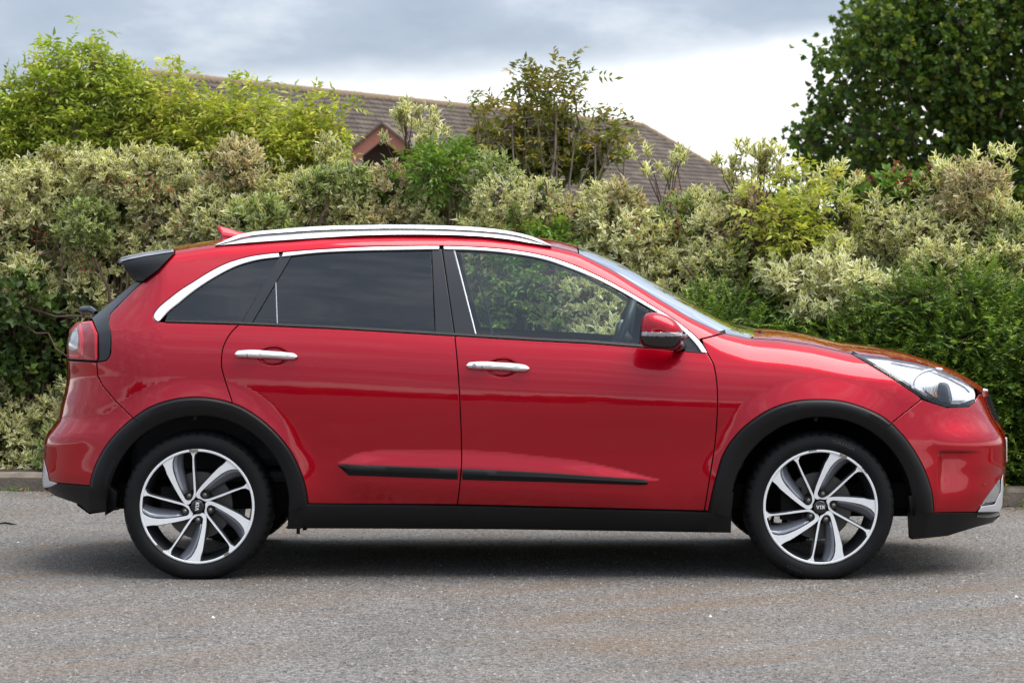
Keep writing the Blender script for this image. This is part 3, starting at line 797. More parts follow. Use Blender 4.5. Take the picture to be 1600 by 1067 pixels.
# ---- rear pillar, spoiler, tail lamp
panel('tailgate_trim', [(212.5,440),(223,440),(182,480),(172,491),(169.8,500),(173,524),(173.3,540),(171.5,556),(166,563),(152.5,565),(152.3,520),(145,500),(143,497)], M_satin, off=.003, gap=.4, grid=8)
panel('spoiler_side', [(189.5,406.5),(230,400.5),(274,393.5),(247,422),(223,440),(209,439),(194,420)], M_plastic, off=-.02, gap=.3, grid=8, lip=.05)
tl = panel('tail_lamp', [(119.5,503),(143.5,501.5),(151.6,521),(151.8,563.5),(104.8,560.5),(103.6,540),(108.5,515)], M_redlens, off=-.006, gap=.2, grid=5, extra=[(103,125,503,561,2)])
panel('lamp_band', [(122.5,506),(127,505),(131,530),(131,556.5),(126,556.5),(124.5,530)], M_redlens2, off=-.0085, gap=.1, grid=5, lip=.004)
panel('lamp_band', [(126,502.8),(143.5,501.2),(152,521),(152.2,562),(148.5,562),(147.5,524),(141,506),(127,506.5)], M_redlens2, off=-.0080, gap=.1, grid=5, lip=.004)
panel('lamp_band', [(106.5,553.5),(124,555),(124,559.5),(106.4,558)], M_redlens2, off=-.0085, gap=.1, grid=5, lip=.004)
panel('lamp_clear', [(114,515),(119.5,511.5),(122.5,530),(121.5,545),(114,548),(106,546.5),(106,528)], M_clearlamp, off=-.008, gap=.1, grid=4, lip=.004)
panel('rear_skid_plate', [(68.2,717),(73,735),(77,751.5),(90,754.8),(80,760),(68.5,762),(66.5,756),(66.5,744)], M_silver, off=-.012, gap=.1, grid=3, lip=.08)
panel('front_skid_plate', [(1567.5,741),(1568,760),(1566,790),(1562,799.5),(1527.5,799.8),(1534,791),(1554,788),(1563.5,768),(1564.5,750)], M_silver, off=-.012, gap=.1, grid=3, lip=.08, extra=[(1550,1569,742,800,1.6)])
panel('fog_lamp', [(1540,785),(1531,791),(1534,788),(1549,761),(1562.3,749),(1564,764),(1556.5,783.5)], M_clearlamp, off=.004, gap=.1, grid=3, lip=.04)
panel('fog_lamp_surround', [(1545,773),(1549,761),(1562.5,748),(1564.5,749),(1564.2,768),(1557,784.5),(1534,789.5),(1529,797)], M_alloyg, off=.012, gap=0, grid=4, lip=.04)
strip('bumper_sensor', [(1536.5,757),(1538.5,755.2),(1540.5,757)], [(1536.5,757.5),(1538.5,759.6),(1540.5,757.5)], [(0,-.003),(.5,-.0045),(1,-.003)], M_redlens, n=9)

# ---- head lamp
hl_poly = catmull([(1331.5,553),(1360,555.5),(1390,559.5),(1435,567.5),(1480,582),(1510,597),(1521,607),(1524,616),(1522,627),(1513,634.5),(1497,636.5),(1480,636),(1456,628.5),(1435,618),(1410,602),(1390,588),(1354,565.5)], 4, True)
hl = panel('headlamp', hl_poly, M_lens, off=-.001, gap=.5, grid=6, lip=.006)
panel('lamp_bezel', hl_poly, M_reflector, off=.052, gap=.4, grid=7, lip=.002)
rim_pts = np.array(hl_poly)
strip('lamp_rim', [(1340,559.5),(1354,567.2),(1390,590.2),(1435,620),(1456,630.4),(1480,637.6),(1497,637.6),(1513,635.8),(1522,628)], [(1343,559),(1357,564),(1393,585.5),(1438,614.5),(1458,624.5),(1481,630.2),(1496,630.6),(1509,629.4),(1516,624)], [(0,.004),(.10,.002),(.2,.010),(.45,.045)], M_gloss, n=60)
strip('lamp_rim', [(1350,561),(1390,582),(1435,611),(1458,622),(1482,627.5),(1509,626.5)], [(1352,559.5),(1392,579.5),(1437,608),(1460,619),(1483,624.6),(1507,624)], [(0,.03),(.5,.024),(1,.04)], M_chrome, n=50)
def arcp(cx, cy, rx, ry, a0, a1, n=24):
    return [(cx+rx*math.cos(math.radians(a)), cy-ry*math.sin(math.radians(a))) for a in np.linspace(a0, a1, n)]
strip('reflector_bowl', arcp(1462,600,40,26,75,250), arcp(1464,601,36.5,23,75,250), [(0,.045),(.3,.020),(.8,.020),(1,.047)], M_chrome, n=40)
strip('reflector_bowl', arcp(1462,600,33,21,90,268), arcp(1473,605,12,12,90,268), [(0,.040),(.5,.046),(1,.051)], M_reflector, n=40)
panel('projector', catmull([(1468,598),(1480,599),(1486,612),(1487,627),(1468,626),(1464,612)], 3, True), M_darklens, off=.016, gap=0, grid=5, lip=.03)
for k in range(5):
    x_ = 1443 + 4*k
    strip('reflector_fin', [(x_,604-k*.5),(x_+2,619)], [(x_+1.3,604-k*.5),(x_+3.3,619)], [(0,.04),(.5,.030),(1,.04)], M_chrome, n=6)
panel('amber_bulb', catmull([(1462,612),(1467,613),(1467.5,622),(1463,620)], 3, True), M_amber, off=.02, gap=0, grid=4, lip=.02)
panel('lamp_shroud', [(1446,610),(1462,621),(1486,627),(1485,631),(1466,627),(1452,620)], M_gloss, off=.022, gap=0, grid=5, lip=.02)
strip('lamp_rim', [(1392,566),(1440,575),(1478,588),(1508,604),(1516,612)], [(1392,567.2),(1440,576.4),(1478,589.6),(1507,605.6),(1514,613)], [(0,.045),(.5,.036),(1,.045)], M_alloyl, n=30)

# ---- handles
def handle(parent_door, pts_top, pts_bot, lockx=None):
    h = strip('door_handle', pts_top, pts_bot, [(0,-.012),(.06,-.030),(.25,-.040),(.5,-.043),(.75,-.039),(.95,-.026),(1,-.010)], M_chrome, n=40, mirror=True)
    return h
hf = handle(front_door, catmull([(728.6,570.5),(732,566.5),(740,565.4),(785,566.3),(812,568.6),(823,571.2),(827,574.6)], 4), catmull([(728.6,571.5),(732,575),(740,576),(785,578.2),(812,580.2),(823,579.6),(827,576.8)], 4))
hr = handle(rear_door, catmull([(366.8,552.5),(370,548.6),(378,547.3),(425,548.4),(450,550.6),(461,552.8),(464.5,556)], 4), catmull([(366.8,553.5),(370,557.3),(378,558.2),(425,560.2),(450,561.6),(461,560.8),(464.5,557.8)], 4))
for px_ in (752.5, 385.5):
    y_ = 566 if px_ > 500 else 547.8
    strip('handle_joint', [(px_,y_),(px_+.2,y_+11)], [(px_+1,y_),(px_+1.2,y_+11)], [(0,-.0405),(.5,-.0438),(1,-.0405)], M_seal, n=8)
strip('key_lock', arcp(741,571,3.6,3.6,180,0,9), arcp(741,571,3.6,3.6,180,360,9), [(0,-.0400),(.15,-.0455),(.5,-.0458),(.85,-.0455),(1,-.0400)], M_alloyl, n=9)

# ---- roof, windscreen, bonnet, ends: spans between the two sides
def span(name, edge_pts, bulge, mat, nt_=24, parent=None, power=2.0, edge_off=(0, 0, 0)):
    """edge_pts: 3-D points on the near side; mirrored across the centre line, crowned by the bulge vector (per point)"""
    E = np.array(edge_pts, float) + np.array(edge_off); n = len(E); rows = []
    bl = np.array(bulge, float); bl = np.broadcast_to(bl, (n, 3)) if bl.ndim == 1 else bl
    for t_ in np.linspace(0, 1, nt_):
        q = E.copy(); q[:, 1] = E[:, 1] + (2*CY - 2*E[:, 1])*t_
        q += bl*(1-abs(2*t_-1)**power); rows.append(q)
    V_ = np.concatenate(rows); F_ = []
    for i in range(nt_-1):
        for j in range(n-1): F_.append((i*n+j, (i+1)*n+j, (i+1)*n+j+1, i*n+j+1))
    me = fast_mesh(name, V_, F_, mat, True)
    return cobj(name, me, parent) if parent is None else sub(name, me, parent)
def edge(pxs, pys, off=0): return P(np.array(pxs, float), np.array(pys, float), off)
xs_ = np.linspace(262, 903, 90); roof = span('roof', edge(xs_, look(Ttop, xs_)), np.stack([0*xs_, 0*xs_, .036 + .006*sstep(800, 903, xs_)], 1), M_paint, 28, power=2.2)
xs_ = np.linspace(905, 1172, 60); wb = np.linspace(0, 1, 60)
ws = span('windscreen', edge(xs_, look(Ttop, xs_)+.3), np.stack([.004+.10*np.minimum(1,wb*1.6)**.7, 0*wb, .042-.012*wb], 1), M_screen, 30, power=2.0)
xs_ = np.linspace(1176, 1533, 80)
hz = np.interp(xs_, [1176, 1250, 1400, 1500, 1533], [.034, .036, .038, .036, .02])
hx = np.interp(xs_, [1176, 1400, 1500, 1533], [.05, .0, .02, .045])
hood = span('bonnet', edge(xs_, look(Ttop, xs_)), np.stack([hx, 0*xs_, hz], 1), M_paint, 30, power=2.4)
ys_ = np.linspace(612, 760, 50); front_face = span('front_fascia', edge(look(UF, ys_), ys_), (.055, 0, 0), M_paint, 24, power=2.0)
ys_ = np.linspace(560, 760, 60); rear_face = span('tailgate', edge(look(UR, ys_), ys_), (-.045, 0, 0), M_paint, 24, power=2.0)
ys_ = np.linspace(441, 499, 20); gx_ = np.interp(ys_, [441, 499], [211.5, 146.5]); rear_glass = span('rear_window', edge(gx_, ys_, .006), np.stack([-.05+0*ys_, 0*ys_, .02+0*ys_], 1), M_privacy, 24)
ys_ = np.linspace(498, 562, 20); span('tailgate_panel', edge(np.interp(ys_, [498, 520, 562], [142, 112, 106]), ys_, .03), (-.04, 0, 0), M_paint, 24)
# grille of small dark bars on the nose
mb = MB()
for r_ in range(9):
    py_ = 621 + r_*4.4
    e_ = P(float(look(UF, py_)), py_)
    for k in range(46):
        t_ = 0.04 + .92*k/45; yy = e_[1] + (2*CY-2*e_[1])*t_; xx = e_[0] + .055*(1-(2*t_-1)**2)
        if (k+r_) % 2 == 0: mb.box((xx-.004, yy-.010, e_[2]-.005), (xx+.010, yy+.010, e_[2]+.005))
o = mb.build('grille', M_gloss, car); o.location = -CARLOC
mb = MB(); e_ = P(float(look(UF, 705)), 705); mb.box((e_[0]+.000, CY-.26, e_[2]-.056), (e_[0]+.030, CY+.26, e_[2]+.056)); o = mb.build('number_plate', M_plate, car, bevel=.002); o.location = -CARLOC
mb = MB(); e_ = P(float(look(UR, 700)), 610); mb.box((e_[0]+.095, CY-.26, e_[2]-.046), (e_[0]+.105, CY+.26, e_[2]+.056)); o = mb.build('number_plate', M_plate, car, bevel=.002); o.location = -CARLOC
# badge on the nose
mb = MB(); e_ = P(1536.0, 614); mb.box((e_[0]+.02, CY-.06, e_[2]-.03), (e_[0]+.05, CY+.06, e_[2]+.012)); o = mb.build('bonnet_badge', M_chrome, car, bevel=.006); o.location = -CARLOC

# spoiler slab
sp_px = np.array([188.5, 200, 225, 250, 270]); sp_py = np.array([405.2, 402.2, 397.2, 393.2, 389.4])
top_ = edge(sp_px, sp_py, .06); V_ = []
for t_ in np.linspace(0, 1, 18):
    for i, q in enumerate(top_):
        q2 = q.copy(); q2[1] = q[1]-.07 + (2*CY-2*(q[1]-.07))*t_; q2[2] += .012*(1-(2*t_-1)**2); V_.append(q2)
k5 = len(top_); V2 = [v - np.array([-.004, 0, .019]) for v in V_]; F_ = []
for i in range(17):
    for j in range(k5-1): F_.append((i*k5+j, (i+1)*k5+j, (i+1)*k5+j+1, i*k5+j+1))
n_ = len(V_); F_ += [tuple(n_+q for q in f[::-1]) for f in F_]
for i in range(17): F_.append((i*k5, n_+i*k5, n_+(i+1)*k5, (i+1)*k5))
for j in range(k5-1): F_.append((j, j+1, n_+j+1, n_+j)); F_.append((17*k5+j, n_+17*k5+j, n_+17*k5+j+1, 17*k5+j+1))
cobj('rear_spoiler', fast_mesh('rear_spoiler', V_+V2, F_, simple('grey_spoiler_top', (0.22, 0.225, 0.24), 0.3, coat=.7), False))

strip('spoiler_edge', [(188.2,402.8),(200,399.5),(225,394.6),(250,391),(270,388.8)], [(188.6,409.2),(200,406),(225,401),(250,397),(272,393.6)], [(0,.035),(.1,.006),(.5,-.018),(.92,-.026),(1,-.010)], simple('grey_spoiler_edge', (0.16, 0.165, 0.18), 0.35, coat=.4), n=30)
# aerial fin
def up3(px_, py_, y_): return np.array(unproj(px_, py_, y_))
fin = catmull([(343,376),(343.6,366),(342.5,359),(338.6,353.8),(341,353.2),(352,355.3),(368,360.3),(385,365.5),(393,371),(396,376)], 3)
V_ = []; nf = len(fin)
for (yy, s_) in ((-.001, 1.0), (-.012, .93), (-.024, .72), (-.034, .42)):
    for sg in (-1, 1):
        pass
rings = [(-.036, .35), (-.026, .68), (-.014, .90), (-.004, 1.0), (.004, 1.0), (.014, .90), (.026, .68), (.036, .35)]
cx_, cy_ = 366, 376
for yy, s_ in rings:
    for (x_, y2) in fin: V_.append(up3(cx_+(x_-cx_)*(.55+.45*s_), cy_+(y2-cy_)*s_, CY+yy))
F_ = []
for i in range(len(rings)-1):
    for j in range(nf-1): F_.append((i*nf+j, (i+1)*nf+j, (i+1)*nf+j+1, i*nf+j+1))
F_ += [tuple(range(nf))[::-1], tuple((len(rings)-1)*nf+j for j in range(nf))]
cobj('aerial_fin', fast_mesh('aerial_fin', V_, F_, M_paint, True))

# roof rail: raised bar and its lower skirt
r_top = catmull([(334,383),(346,378.3),(358,372.6),(372,367.2),(388,363.5),(430,359),(500,353.6),(560,352),(620,351.3),(710,353.2),(755,356),(800,362),(830,369.3),(850,377.5),(862,384)], 4)
r_mid = catmull([(336,383.5),(350,379.6),(364,375.4),(380,370.5),(400,367.2),(440,363.8),(500,359.6),(560,357.8),(620,357),(710,358.8),(755,361.4),(800,366.4),(826,372.5),(846,379.4),(861,384.3)], 4)
r_low = catmull([(336,384),(350,382.4),(366,381.2),(400,378.6),(460,374.6),(520,370.8),(560,368.4),(620,366.9),(710,367.6),(755,369.8),(800,374.8),(830,379.8),(862,384.8)], 4)
def rail(name, A_, B_, ya, yb, rnd, mat):
    n = 130; a = resample(A_, n); b_ = resample(B_, n); V_ = []
    prof_ = [(0, .060), (0, .040), (.10, .026), (.35, .012), (.7, .001), (.95, -.003), (1, .004), (1, .060)]
    for (t_, o_) in prof_:
        q = a+(b_-a)*t_
        d_ = depth(q[:, 0], np.maximum(q[:, 1], look(Ttop, q[:, 0])+4)) + ya + o_
        k = (CAM_D+d_)/F; V_.append(np.stack([(q[:, 0]-800)*k, d_, CAM_H-(q[:, 1]-440)*k], 1))
    m = len(prof_); V_ = np.concatenate(V_); F_ = []
    for i in range(m):
        i2 = (i+1) % m
        for j in range(n-1): F_.append((i*n+j, i*n+j+1, i2*n+j+1, i2*n+j))
    me = fast_mesh(name, V_, F_, mat, True); me.set_sharp_from_angle(angle=math.radians(45))
    return cobj(name, me, None, True)
rail('roof_rail', r_top, r_mid, .014, 0, 0, M_rail)
rail('rail_skirt', [(x, y+.9) for x, y in r_mid], r_low, .0, 0, 0, M_rail)
# ---- door mirror: rounded housing on a foot
mirror = bpy.data.objects.new('door_mirror', None); link(mirror, car); mirror.location = -CARLOC
def dome(name, outline, mat, y_in, y_out, cx, cy, levels=9, power=2.4, shiftx=0.0):
    o = catmull(outline, 2.5, True); n = len(o); V_ = []
    for k in range(levels+1):
        s_ = math.sin(math.pi/2*k/levels)                    # 0 centre .. 1 rim
        d_ = (1 - s_**power)**(1/power) if s_ < 1 else 0
        yy = y_in + (y_out-y_in)*d_
        for (x_, y_) in o: V_.append(up3(cx+(x_-cx)*max(s_, .02)+shiftx*d_, cy+(y_-cy)*max(s_, .02), yy))
    F_ = []
    for i in range(levels):
        for j in range(n): F_.append((i*n+j, i*n+(j+1) % n, (i+1)*n+(j+1) % n, (i+1)*n+j))
    F_.append(tuple(range(n)))
    k0 = len(V_)                                             # short return towards the car
    for (x_, y_) in o: V_.append(up3(cx+(x_-cx)*.93, cy+(y_-cy)*.93, y_in+.05))
    for j in range(n): F_.append((levels*n+j, levels*n+(j+1) % n, k0+(j+1) % n, k0+j))
    F_.append(tuple(k0+j for j in range(n)))
    return obj(name, fast_mesh(name, V_, F_, mat, True), mirror)
def split_dome(y_in, y_out):
    out = catmull([(1000,513),(1001.5,505),(1005,497),(1010,491.5),(1016,489.8),(1030,490.6),(1044,495.5),(1055,503),(1062.5,512),(1066,521),(1066.5,528),(1064,536),(1057,543.5),(1050,546),(1034,546.3),(1015,544),(1004.5,540.5),(999.5,534),(998.6,522)], 1.6, True)
    n = len(out); L = 16; cx, cy = 1033, 518; P3 = []; pp = []
    for k in range(L+1):
        s_ = k/L; s_ = math.sin(math.pi/2*s_); d_ = (1-s_**2.6)**(1/2.6) if s_ < 1 else 0
        for (x_, y_) in out:
            qx, qy = cx+(x_-cx)*max(s_, .03), cy+(y_-cy)*max(s_, .03)
            P3.append(up3(qx, qy, y_in+(y_out-y_in)*d_)); pp.append((qx, qy))
    groups = {'cap': [], 'strip': [], 'base': []}
    def band(x_, y_):
        yl = 519.0 + (x_-1000)*.012
        if x_ < 1002.6 and y_ > 498: return 'base'
        if y_ < yl: return 'cap'
        if y_ < yl+6.2 and 1003 < x_ < 1066: return 'strip'
        return 'base'
    for i in range(L):
        for j in range(n):
            f = (i*n+j, i*n+(j+1) % n, (i+1)*n+(j+1) % n, (i+1)*n+j)
            c = np.mean([pp[q] for q in f], 0); groups[band(*c)].append(f)
    k0 = len(P3)
    for (x_, y_) in out: P3.append(up3(cx+(x_-cx)*.92, cy+(y_-cy)*.92, y_in+.10))
    for j in range(n): groups['base'].append((L*n+j, L*n+(j+1) % n, k0+(j+1) % n, k0+j))
    groups['base'].append(tuple(k0+j for j in range(n)))
    return P3, groups
P3, groups = split_dome(-.115, -.185)
for key, nm, mt in (('cap', 'mirror_cap', M_paint), ('strip', 'indicator_strip', M_clearlamp), ('base', 'mirror_base', M_gloss)):
    used = sorted({i for f in groups[key] for i in f}); mp_ = {a: i for i, a in enumerate(used)}
    me = fast_mesh(nm, [P3[i] for i in used], [tuple(mp_[i] for i in f) for f in groups[key]], mt, True)
    o = obj(nm, me, mirror)
    if key != 'base':
        md = o.modifiers.new('thick', 'SOLIDIFY'); md.thickness = .004; md.offset = 0.6
mb = MB()
a_ = P(1066., 540.); mb.tube([up3(1046,536,-.10), up3(1058,539,-.05), a_+np.array([0,.02,0])], [.030,.026,.024], 12)
mb.build('mirror_foot', M_gloss, mirror, True)
mb = MB(); mb.tube([up3(1056,533,-.155), up3(1066,527.5,-.125), up3(1073,524.6,-.08)], [.0095,.011,.0085], 10); mb.build('mirror_joint', M_gloss, mirror, True)

# ---- wipers, cowl
mb = MB()
for k, (x_, y_) in enumerate([(1184,522),(1189,520.5),(1196,522.5),(1203,522),(1210,524)]):
    c = up3(x_, y_+2, .42+.04*k); mb.box(c-np.array([.008,.03,.010]), c+np.array([.010,.03,.010]))
mb.tube([up3(1186,518.5,.45), up3(1197,522,.55), up3(1217,524,.66)], .006, 6)
o = mb.build('wiper', M_gloss, car); o.location = -CARLOC
mb = MB()
for y_ in (.5, .95):
    mb.tube([(1.06, y_, .998), (.98, y_+.25, 1.045), (.93, y_+.55, 1.072)], .006, 6)
o = mb.build('wiper', M_gloss, car); o.location = -CARLOC
mb = MB(); c0 = up3(1174, 530, .40); mb.box((.98, .35, .90), (1.16, 1.45, .985)); o = mb.build('cowl', M_under, car); o.location = -CARLOC
mb = MB(); c = up3(130, 486, .9); mb.tube([up3(150,489,.85), up3(140,484.5,.88), up3(129,484,.9), up3(130,492,.93)], [.012,.02,.018,.010], 10)
o = mb.build('rear_wiper', M_gloss, car); o.location = -CARLOC
mb = MB(); c = up3(98, 628, .9); mb.tube([c+np.array([.06,0,-.01]), c+np.array([.012,0,0])], .022, 12); o = mb.build('tailgate_badge', M_chrome, car); o.location = -CARLOC

# ---- underbody, wheel wells
mb = MB()
mb.box((-1.74, .24, .29), (1.84, 2*CY-.24, .40)); mb.box((-.98, .10, .225), (.93, 2*CY-.10, .30))
mb.box((-1.80, .40, .30), (-1.00, 2*CY-.40, .62)); mb.box((1.0, .40, .24), (1.9, 2*CY-.40, .80))
mb.box((-1.80, .34, .29), (-1.62, .62, .33)); mb.box((-.92, .16, .20), (-.905, .22, .24))
o = mb.build('underbody', M_under, car); o.location = -CARLOC
mb = MB(); mb.tube([(-.93,.05,.235),(-.93,.05,.195)], .008, 6); mb.tube([(-.96,.05,.235),(-.90,.05,.232)], .012, 6); o = mb.build('jacking_bracket', M_under, car); o.location = -CARLOC
mb = MB(); mb.add([up3(120,786,.45), up3(139,800,.42), up3(186,793,.40), up3(188,778,.5), up3(125,775,.6)], [(0,1,2,3,4)])
o = mb.build('exhaust_shield', M_under, car); md = o.modifiers.new('t', 'SOLIDIFY'); md.thickness = .01; o.location = -CARLOC
for (cx, cy) in ((310, 792), (1284, 794)):
    X0, _, Z0 = unproj(cx, cy, .05)
    mb = MB(); k = 26; R_ = .405
    for y_ in (.03, .36):
        for j in range(k+1):
            w = math.radians(-95 + 190*j/k); mb.v.append((X0+R_*math.sin(w), y_, Z0+R_*math.cos(w)))
    for j in range(k): mb.f.append((j, j+1, k+2+j, k+1+j))
    mb.f.append(tuple(k+1+j for j in range(k+1)))
    o = mb.build('wheel_well_liner', M_under, car, True); o.location = -CARLOC; mirror_of(o)
    mb = MB(); mb.tube([(X0-.02, .1, Z0+.395), (X0-.02, .09, Z0+.38)], .008, 6); o = mb.build('liner_clip', M_steel, car); o.location = -CARLOC

# ---- cabin
mb = MB()
mb.box((-1.5, .22, .40), (1.0, 2*CY-.22, .46))
mb.box((.62, .14, .46), (1.02, 2*CY-.14, .985))                              # dashboard
mb.box((-.2, CY-.10, .46), (.62, CY+.10, .72)); mb.box((-1.70, .30, .40), (-1.1, 2*CY-.30, .92))
o = mb.build('dashboard', M_cabin, car, bevel=.03); o.location = -CARLOC
def seat(name, x_, y_, w_):
    s_ = MB(); s_.box((x_-.05, y_-w_/2, .46), (x_+.48, y_+w_/2, .60)); o1 = s_.build(name, M_cabin, car, bevel=.05); o1.location = -CARLOC
    s_ = MB(); hw = w_/2
    s_.add([(x_-.02,y_-hw,.55),(x_+.12,y_-hw,.55),(x_+.12,y_+hw,.55),(x_-.02,y_+hw,.55),(x_-.22,y_-hw*.85,1.12),(x_-.10,y_-hw*.85,1.12),(x_-.10,y_+hw*.85,1.12),(x_-.22,y_+hw*.85,1.12)],
          [(0,3,2,1),(4,5,6,7),(0,1,5,4),(1,2,6,5),(2,3,7,6),(3,0,4,7)])
    ob_ = s_.build('seat_back', M_cabin, o1, bevel=.04)
    if w_ < 1:
        s_ = MB(); s_.box((x_-.27, y_-.13, 1.16), (x_-.17, y_+.13, 1.34)); s_.build('headrest', M_cabin, o1, bevel=.035)
    else:
        for dy in (-.4, 0, .4):
            s_ = MB(); s_.box((x_-.27, y_+dy-.12, 1.14), (x_-.18, y_+dy+.12, 1.27)); s_.build('headrest', M_cabin, o1, bevel=.03)
seat('seat', -.27, .50, .48); seat('seat', -.27, 1.30, .48); seat('seat', -1.13, .90, 1.26)
# steering wheel on the near (right hand) side
c = Vector(up3(968, 524, .50)); sw = MB(); ax = Vector((-.93, 0, .36)).normalized()
u_ = Vector((0, 1, 0)); v_ = ax.cross(u_)
ring = [c + (u_*math.cos(a)+v_*math.sin(a))*.185 for a in np.linspace(0, 2*math.pi, 37)]
sw.tube(ring, .016, 8, cap=False)
for a in (0, math.pi, math.pi*1.5): sw.tube([c-ax*.02, c+(u_*math.cos(a)+v_*math.sin(a))*.18], [.04, .014], 6)
o = sw.build('steering_wheel', simple('grey_leather', (0.05, 0.055, 0.06), .4), car, True); o.location = -CARLOC
mb = MB(); mb.tube([up3(964,535,.42), up3(970,507,.42), up3(974,500,.42)], [.016,.020,.010], 8); o = mb.build('steering_spoke', M_alloyl, car, True); o.location = -CARLOC
# far front pillar trim strip seen through the driver's window
mb = MB(); mb.tube([up3(743,420,1.56), up3(758,470,1.60), up3(769,522,1.66)], [.006,.007,.007], 6); o = mb.build('seat_belt', simple('pale_belt_webbing', (0.35,0.37,0.36), .6), car); o.location = -CARLOC

# ---- wheels
zu = 0.0006496   # one traced unit in metres
U_poly = [(-240,292),(-229,276),(-219,258),(-211,238),(-205,217),(-178,164),(-150,112),(-124,66),(-104,36),(-92,20),(-78,11),(-62,9),(-48,17),(-38,34),(-24,45),(-14,56),(-9,72),(-8,100),(-11,180),(-16,250),(-19,320),(-14,345),(4,362),(16,381),
          (-62,377),(-46,358),(-36,338),(-34,320),(-33,250),(-29,160),(-26,100),(-27,84),(-33,66),(-42,50),(-55,42),(-68,42),(-80,50),(-92,72),(-115,118),(-138,172),(-156,224),(-163,262),(-163,295),(-155,322),(-138,345),(-120,366)]
def ringpts(): pass
def face_depth(r):        # r in metres: spokes dish slightly towards the hub
    return 0.012 + 0.016*(1-np.clip(r/.245, 0, 1))**1.2
def extrude_poly(mb_front, mb_side, poly, back=.036):
    p = densify(poly, 14)
    if signed_area(p) < 0: p = p[::-1]
    pin, _ = offset_poly(p, -2.6)
    r = delaunay_2d_cdt([Vector(map(float, q)) for q in pin], [(i, (i+1) % len(pin)) for i in range(len(pin))], [], 1, 1e-4)
    vs = [(v.x*zu, face_depth(math.hypot(v.x, v.y)*zu), v.y*zu) for v in r[0]]
    mb_front.add(vs, [tuple(f) for f in r[2]])
    n = len(p); a = [(x*zu, face_depth(math.hypot(x, y)*zu)+.0028, y*zu) for x, y in p]; i0 = [(x*zu, face_depth(math.hypot(x, y)*zu), y*zu) for x, y in pin]
    ctr = np.mean(np.array(p), 0)
    b_ = [(x*zu, min(face_depth(math.hypot(x, y)*zu)+back, .1), y*zu) for x, y in offset_poly(p, 4.0)[0]]
    k = len(mb_side.v); mb_side.v += i0 + a + b_
    for i in range(n):
        j = (i+1) % n; mb_side.f.append((k+i, k+j, k+n+j, k+n+i)); mb_side.f.append((k+n+i, k+n+j, k+2*n+j, k+2*n+i))
def rot2(p, a):
    c_, s_ = math.cos(a), math.sin(a); return [(x*c_ + y*s_, -x*s_ + y*c_) for x, y in p]     # clockwise
def letters(kind):
    """flat strokes of the cap lettering, unit height 1"""
    if kind == 'K': return [[(0,0),(.22,0),(.22,1),(0,1)], [(.22,.42),(.50,1),(.78,1),(.42,.5),(.80,0),(.52,0),(.22,.36)]], .86
    if kind == 'I': return [[(0,0),(.22,0),(.22,1),(0,1)]], .34
    return [[(0,0),(.22,0),(.46,.72),(.40,1)], [(.40,1),(.46,.72),(.64,0),(.88,0),(.54,1)]], .9
